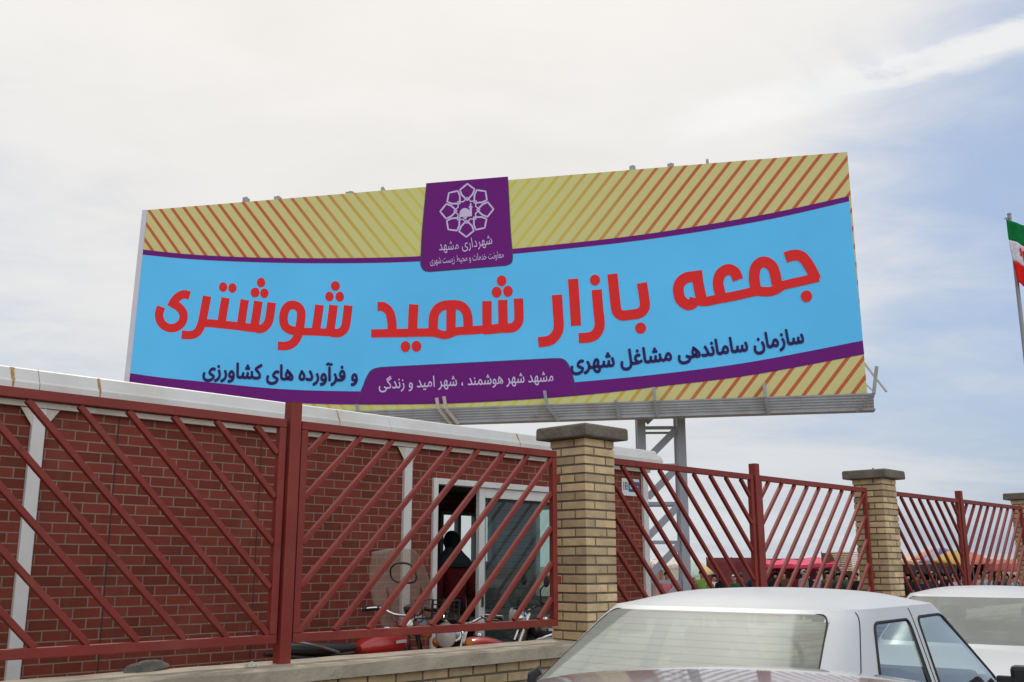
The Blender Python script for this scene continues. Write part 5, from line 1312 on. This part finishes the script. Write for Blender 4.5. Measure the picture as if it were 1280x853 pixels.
# market umbrellas
def umbrella(label, px, D, ytop, rad, cols_, drop=.45, tilt=0):
    g = gpt(px, D); h = zpx(ytop, D) - g.z
    p = thing('market_umbrella', label, 'umbrella', g, 0, 'market umbrellas')
    s = MB(); s.tube([(0, 0, 0), (0, 0, h - .03)], .022, 8); s.build('pole', M['steel'], p)
    n = 8; rings = 6; s = MB()
    T = Matrix.Translation((0, 0, h)) @ Matrix.Rotation(tilt, 4, 'Y')
    for q in range(n):
        a0, a1 = 2 * math.pi * q / n + .2, 2 * math.pi * (q + 1) / n + .2; vs = []
        for i in range(rings + 1):
            f = i / rings
            for j in range(5):
                a = lerp(a0, a1, j / 4); sc_ = 1 - .06 * math.sin(math.pi * j / 4) * f
                vs.append(T @ Vector((rad * f * sc_ * math.cos(a), rad * f * sc_ * math.sin(a), -drop * f ** 1.5 - .03 * math.sin(math.pi * j / 4) * f)))
        s.add(vs, [(i * 5 + j, i * 5 + j + 1, (i + 1) * 5 + j + 1, (i + 1) * 5 + j) for i in range(rings) for j in range(4)], q % len(cols_), 0, True)
    o = s.build('canopy', cols_, p); so_ = o.modifiers.new('t', 'SOLIDIFY'); so_.thickness = .004
    s = MB()
    for q in range(n):
        a = 2 * math.pi * q / n + .2; s.tube([T @ Vector((0, 0, -.05)), T @ Vector((rad * .6 * math.cos(a), rad * .6 * math.sin(a), -drop * .5 - .02))], .008, 5)
    s.build('rib_set', M['steel'], p)
UC = {k: mat('umbrella_' + k, v, .75, var=.1, vscale=3) for k, v in dict(orange=(.58, .22, .12), purple=(.16, .13, .30), blue=(.05, .09, .24), lilac=(.32, .30, .42), yellow=(.50, .33, .07), green=(.08, .30, .22), red=(.50, .13, .08), straw=(.62, .45, .20), pale=(.50, .60, .52)).items()}
umbrella('orange market umbrella standing highest left of the purple one', 1169, 42, 686, .95, [UC['orange']])
umbrella('purple and blue striped market umbrella between orange and yellow ones', 1178, 38, 684.5, .85, [UC['purple'], UC['lilac'], UC['blue']], .55)
umbrella('golden yellow market umbrella just left of the farthest red post', 1193, 37, 688.5, .75, [UC['yellow']], .50, R(8))
umbrella('dark green market umbrella half hidden behind the farthest red post', 1203, 41, 686.5, .80, [UC['green']], .5)
umbrella('red orange market umbrella just right of the farthest red post', 1216, 40, 690.5, .72, [UC['red']])
umbrella('straw yellow market umbrella right of the sign tower', 866, 34, 699, .62, [UC['straw'], UC['straw'], UC['pale']], .55, R(-10))
# heaps of goods on the ground and counters
def crate(label, px, D, c, h=.32):
    g = gpt(px, D); p = thing('produce_crate', label, 'crate', g, random.uniform(-.3, .3), 'produce crates')
    s = MB()
    for k in range(3):
        z = .02 + k * .10
        for y in (-.2, .2): s.box(-.3, .3, y - .01, y + .01, z, z + .08)
        for x in (-.3, .3): s.box(x - .01, x + .01, -.189, .189, z, z + .08)
    s.box(-.29, .29, -.19, .19, .0, .015); s.build('crate_frame', M['wood'], p)
    bm = bmesh.new(); rr = random.Random(int(px))
    for k in range(30):
        r = bmesh.ops.create_icosphere(bm, subdivisions=1, radius=.055); off = Vector((rr.uniform(-.22, .22), rr.uniform(-.12, .12), .22 + rr.uniform(0, .12)))
        for v in r['verts']: v.co += off
    me = bpy.data.meshes.new('produce'); bm.to_mesh(me); bm.free(); me.materials.append(c); o = bpy.data.objects.new('produce', me); col.objects.link(o); o.parent = p
# shoppers
people = [  # pixel, distance, key, top, bottom, cover, facing, label
 (877, 33, 'stand', 'lime', 'navy', 'HAIR', 160, 'market shopper in a lime green top right of the sign tower'),
 (870, 36, 'browse', 'black', 'black', 'HAIR', 40, 'market shopper in black beside the one in lime green'),
 (891, 35, 'walk', 'white', 'navy', 'HAIR', 200, 'market shopper in a white shirt before the maroon tarpaulin'),
 (901, 34, 'veiled', 'black', 'black', 'black', 170, 'veiled woman in black before the maroon tarpaulin'),
 (918, 35, 'browse', 'green', 'charcoal', 'white', 150, 'market shopper in dark green with a white cap before the maroon tarpaulin'),
 (926, 37, 'stand', 'charcoal', 'black', 'HAIR', 30, 'market shopper in charcoal right of the white capped one'),
 (941, 36, 'walk', 'navy', 'navy', 'HAIR', 185, 'market shopper in navy just left of the middle fence post'),
 (967, 36, 'veiled', 'black', 'black', 'black', 200, 'veiled woman in black just right of the middle fence post'),
 (979, 40, 'browse', 'brown', 'black', 'HAIR', 170, 'market seller in brown under the crimson canopy'),
 (991, 42, 'stand', 'maroon', 'black', 'HAIR', 190, 'market seller in maroon under the crimson canopy'),
 (1003, 36, 'walk', 'grey', 'navy', 'GREY', 220, 'market shopper in grey with grey hair under the crimson canopy'),
 (1010, 37, 'veiled', 'black', 'black', 'black', 150, 'veiled woman in black beside the grey haired shopper'),
 (1022, 39, 'browse', 'lilac', 'charcoal', 'HAIR', 160, 'market shopper in a lilac top under the crimson canopy'),
 (1033, 36, 'stand', 'brown', 'brown', 'HAIR', 180, 'market shopper all in brown at the right end of the crimson canopy'),
 (1048, 35, 'walk', 'charcoal', 'navy', 'HAIR', 140, 'market shopper in a charcoal coat before the slat roofed stall'),
 (1056, 36, 'veiled', 'green', 'black', 'black', 190, 'woman in a dark green robe before the slat roofed stall'),
 (1069, 35, 'stand', 'black', 'black', 'HAIR', 170, 'market shopper in black before the slat roofed stall, by the pillar'),
 (1133, 36, 'veiled', 'black', 'black', 'black', 180, 'veiled woman in black just right of the pillar between the cars'),
 (1143, 37, 'browse', 'brown', 'black', 'HAIR', 200, 'market seller in brown under the peach canopy'),
 (1152, 34, 'walk', 'navy', 'charcoal', 'HAIR', 150, 'market shopper in navy below the orange umbrella'),
 (1163, 36, 'stand', 'charcoal', 'black', 'GREY', 170, 'grey haired market shopper in charcoal below the purple umbrella'),
 (1171, 37, 'browse', 'white', 'navy', 'HAIR', 215, 'market shopper in white below the purple umbrella'),
 (1181, 34, 'veiled', 'black', 'black', 'black', 160, 'veiled woman in black below the purple umbrella'),
 (1192, 33, 'stand', 'lilac', 'grey', 'lilac', 180, 'market shopper in lilac with a lilac scarf below the yellow umbrella'),
 (1201, 35, 'walk', 'brown', 'black', 'HAIR', 190, 'market shopper in brown just left of the farthest fence post'),
 (1222, 36, 'stand', 'beige', 'brown', 'HAIR', 170, 'market shopper in beige below the red orange umbrella'),
 (1230, 34, 'walk', 'sky', 'navy', 'GREY', 200, 'market shopper in pale blue with grey hair, right of the farthest fence post'),
 (1238, 36, 'browse', 'grey', 'charcoal', 'HAIR', 150, 'market shopper in grey before the dull red canopy'),
 (1247, 35, 'stand', 'navy', 'navy', 'yellow', 180, 'market shopper in navy with a yellow cap before the dull red canopy'),
 (1256, 36, 'veiled', 'green', 'black', 'black', 170, 'woman in a green robe before the dull red canopy'),
 (1264, 34, 'walk', 'teal', 'charcoal', 'HAIR', 210, 'market shopper in teal at the far right of the market'),
 (1273, 37, 'stand', 'charcoal', 'black', 'HAIR', 190, 'market shopper in charcoal at the far right of the market'),
 (832, 34, 'browse', 'pink', 'charcoal', 'HAIR', 180, 'market shopper in pink seen through the sign tower'),
]
rr = random.Random(11)
for px, D, key, tp, bt, cv, fc, lab in people:
    g = gpt(px, D)
    cover = HAIR if cv == 'HAIR' else GREYHAIR if cv == 'GREY' else CL[cv]
    q = add_person(key, lab, g, R(fc), SK[rr.randrange(2)], CL[tp], CL[bt], cover, 'shoppers in the market')
    k = rr.uniform(.95, 1.06); q.scale = (k, k, k)
for px, D, c, lab in ((1080, 33, CL['lime'], 'wooden crate of green produce by the pillar between the cars'), (958, 34, CL['pink'], 'wooden crate of pinkish produce at the middle fence post'), (1186, 32, CL['teal'], 'wooden crate of bluish goods below the yellow umbrella')):
    crate(lab, px, D, c)
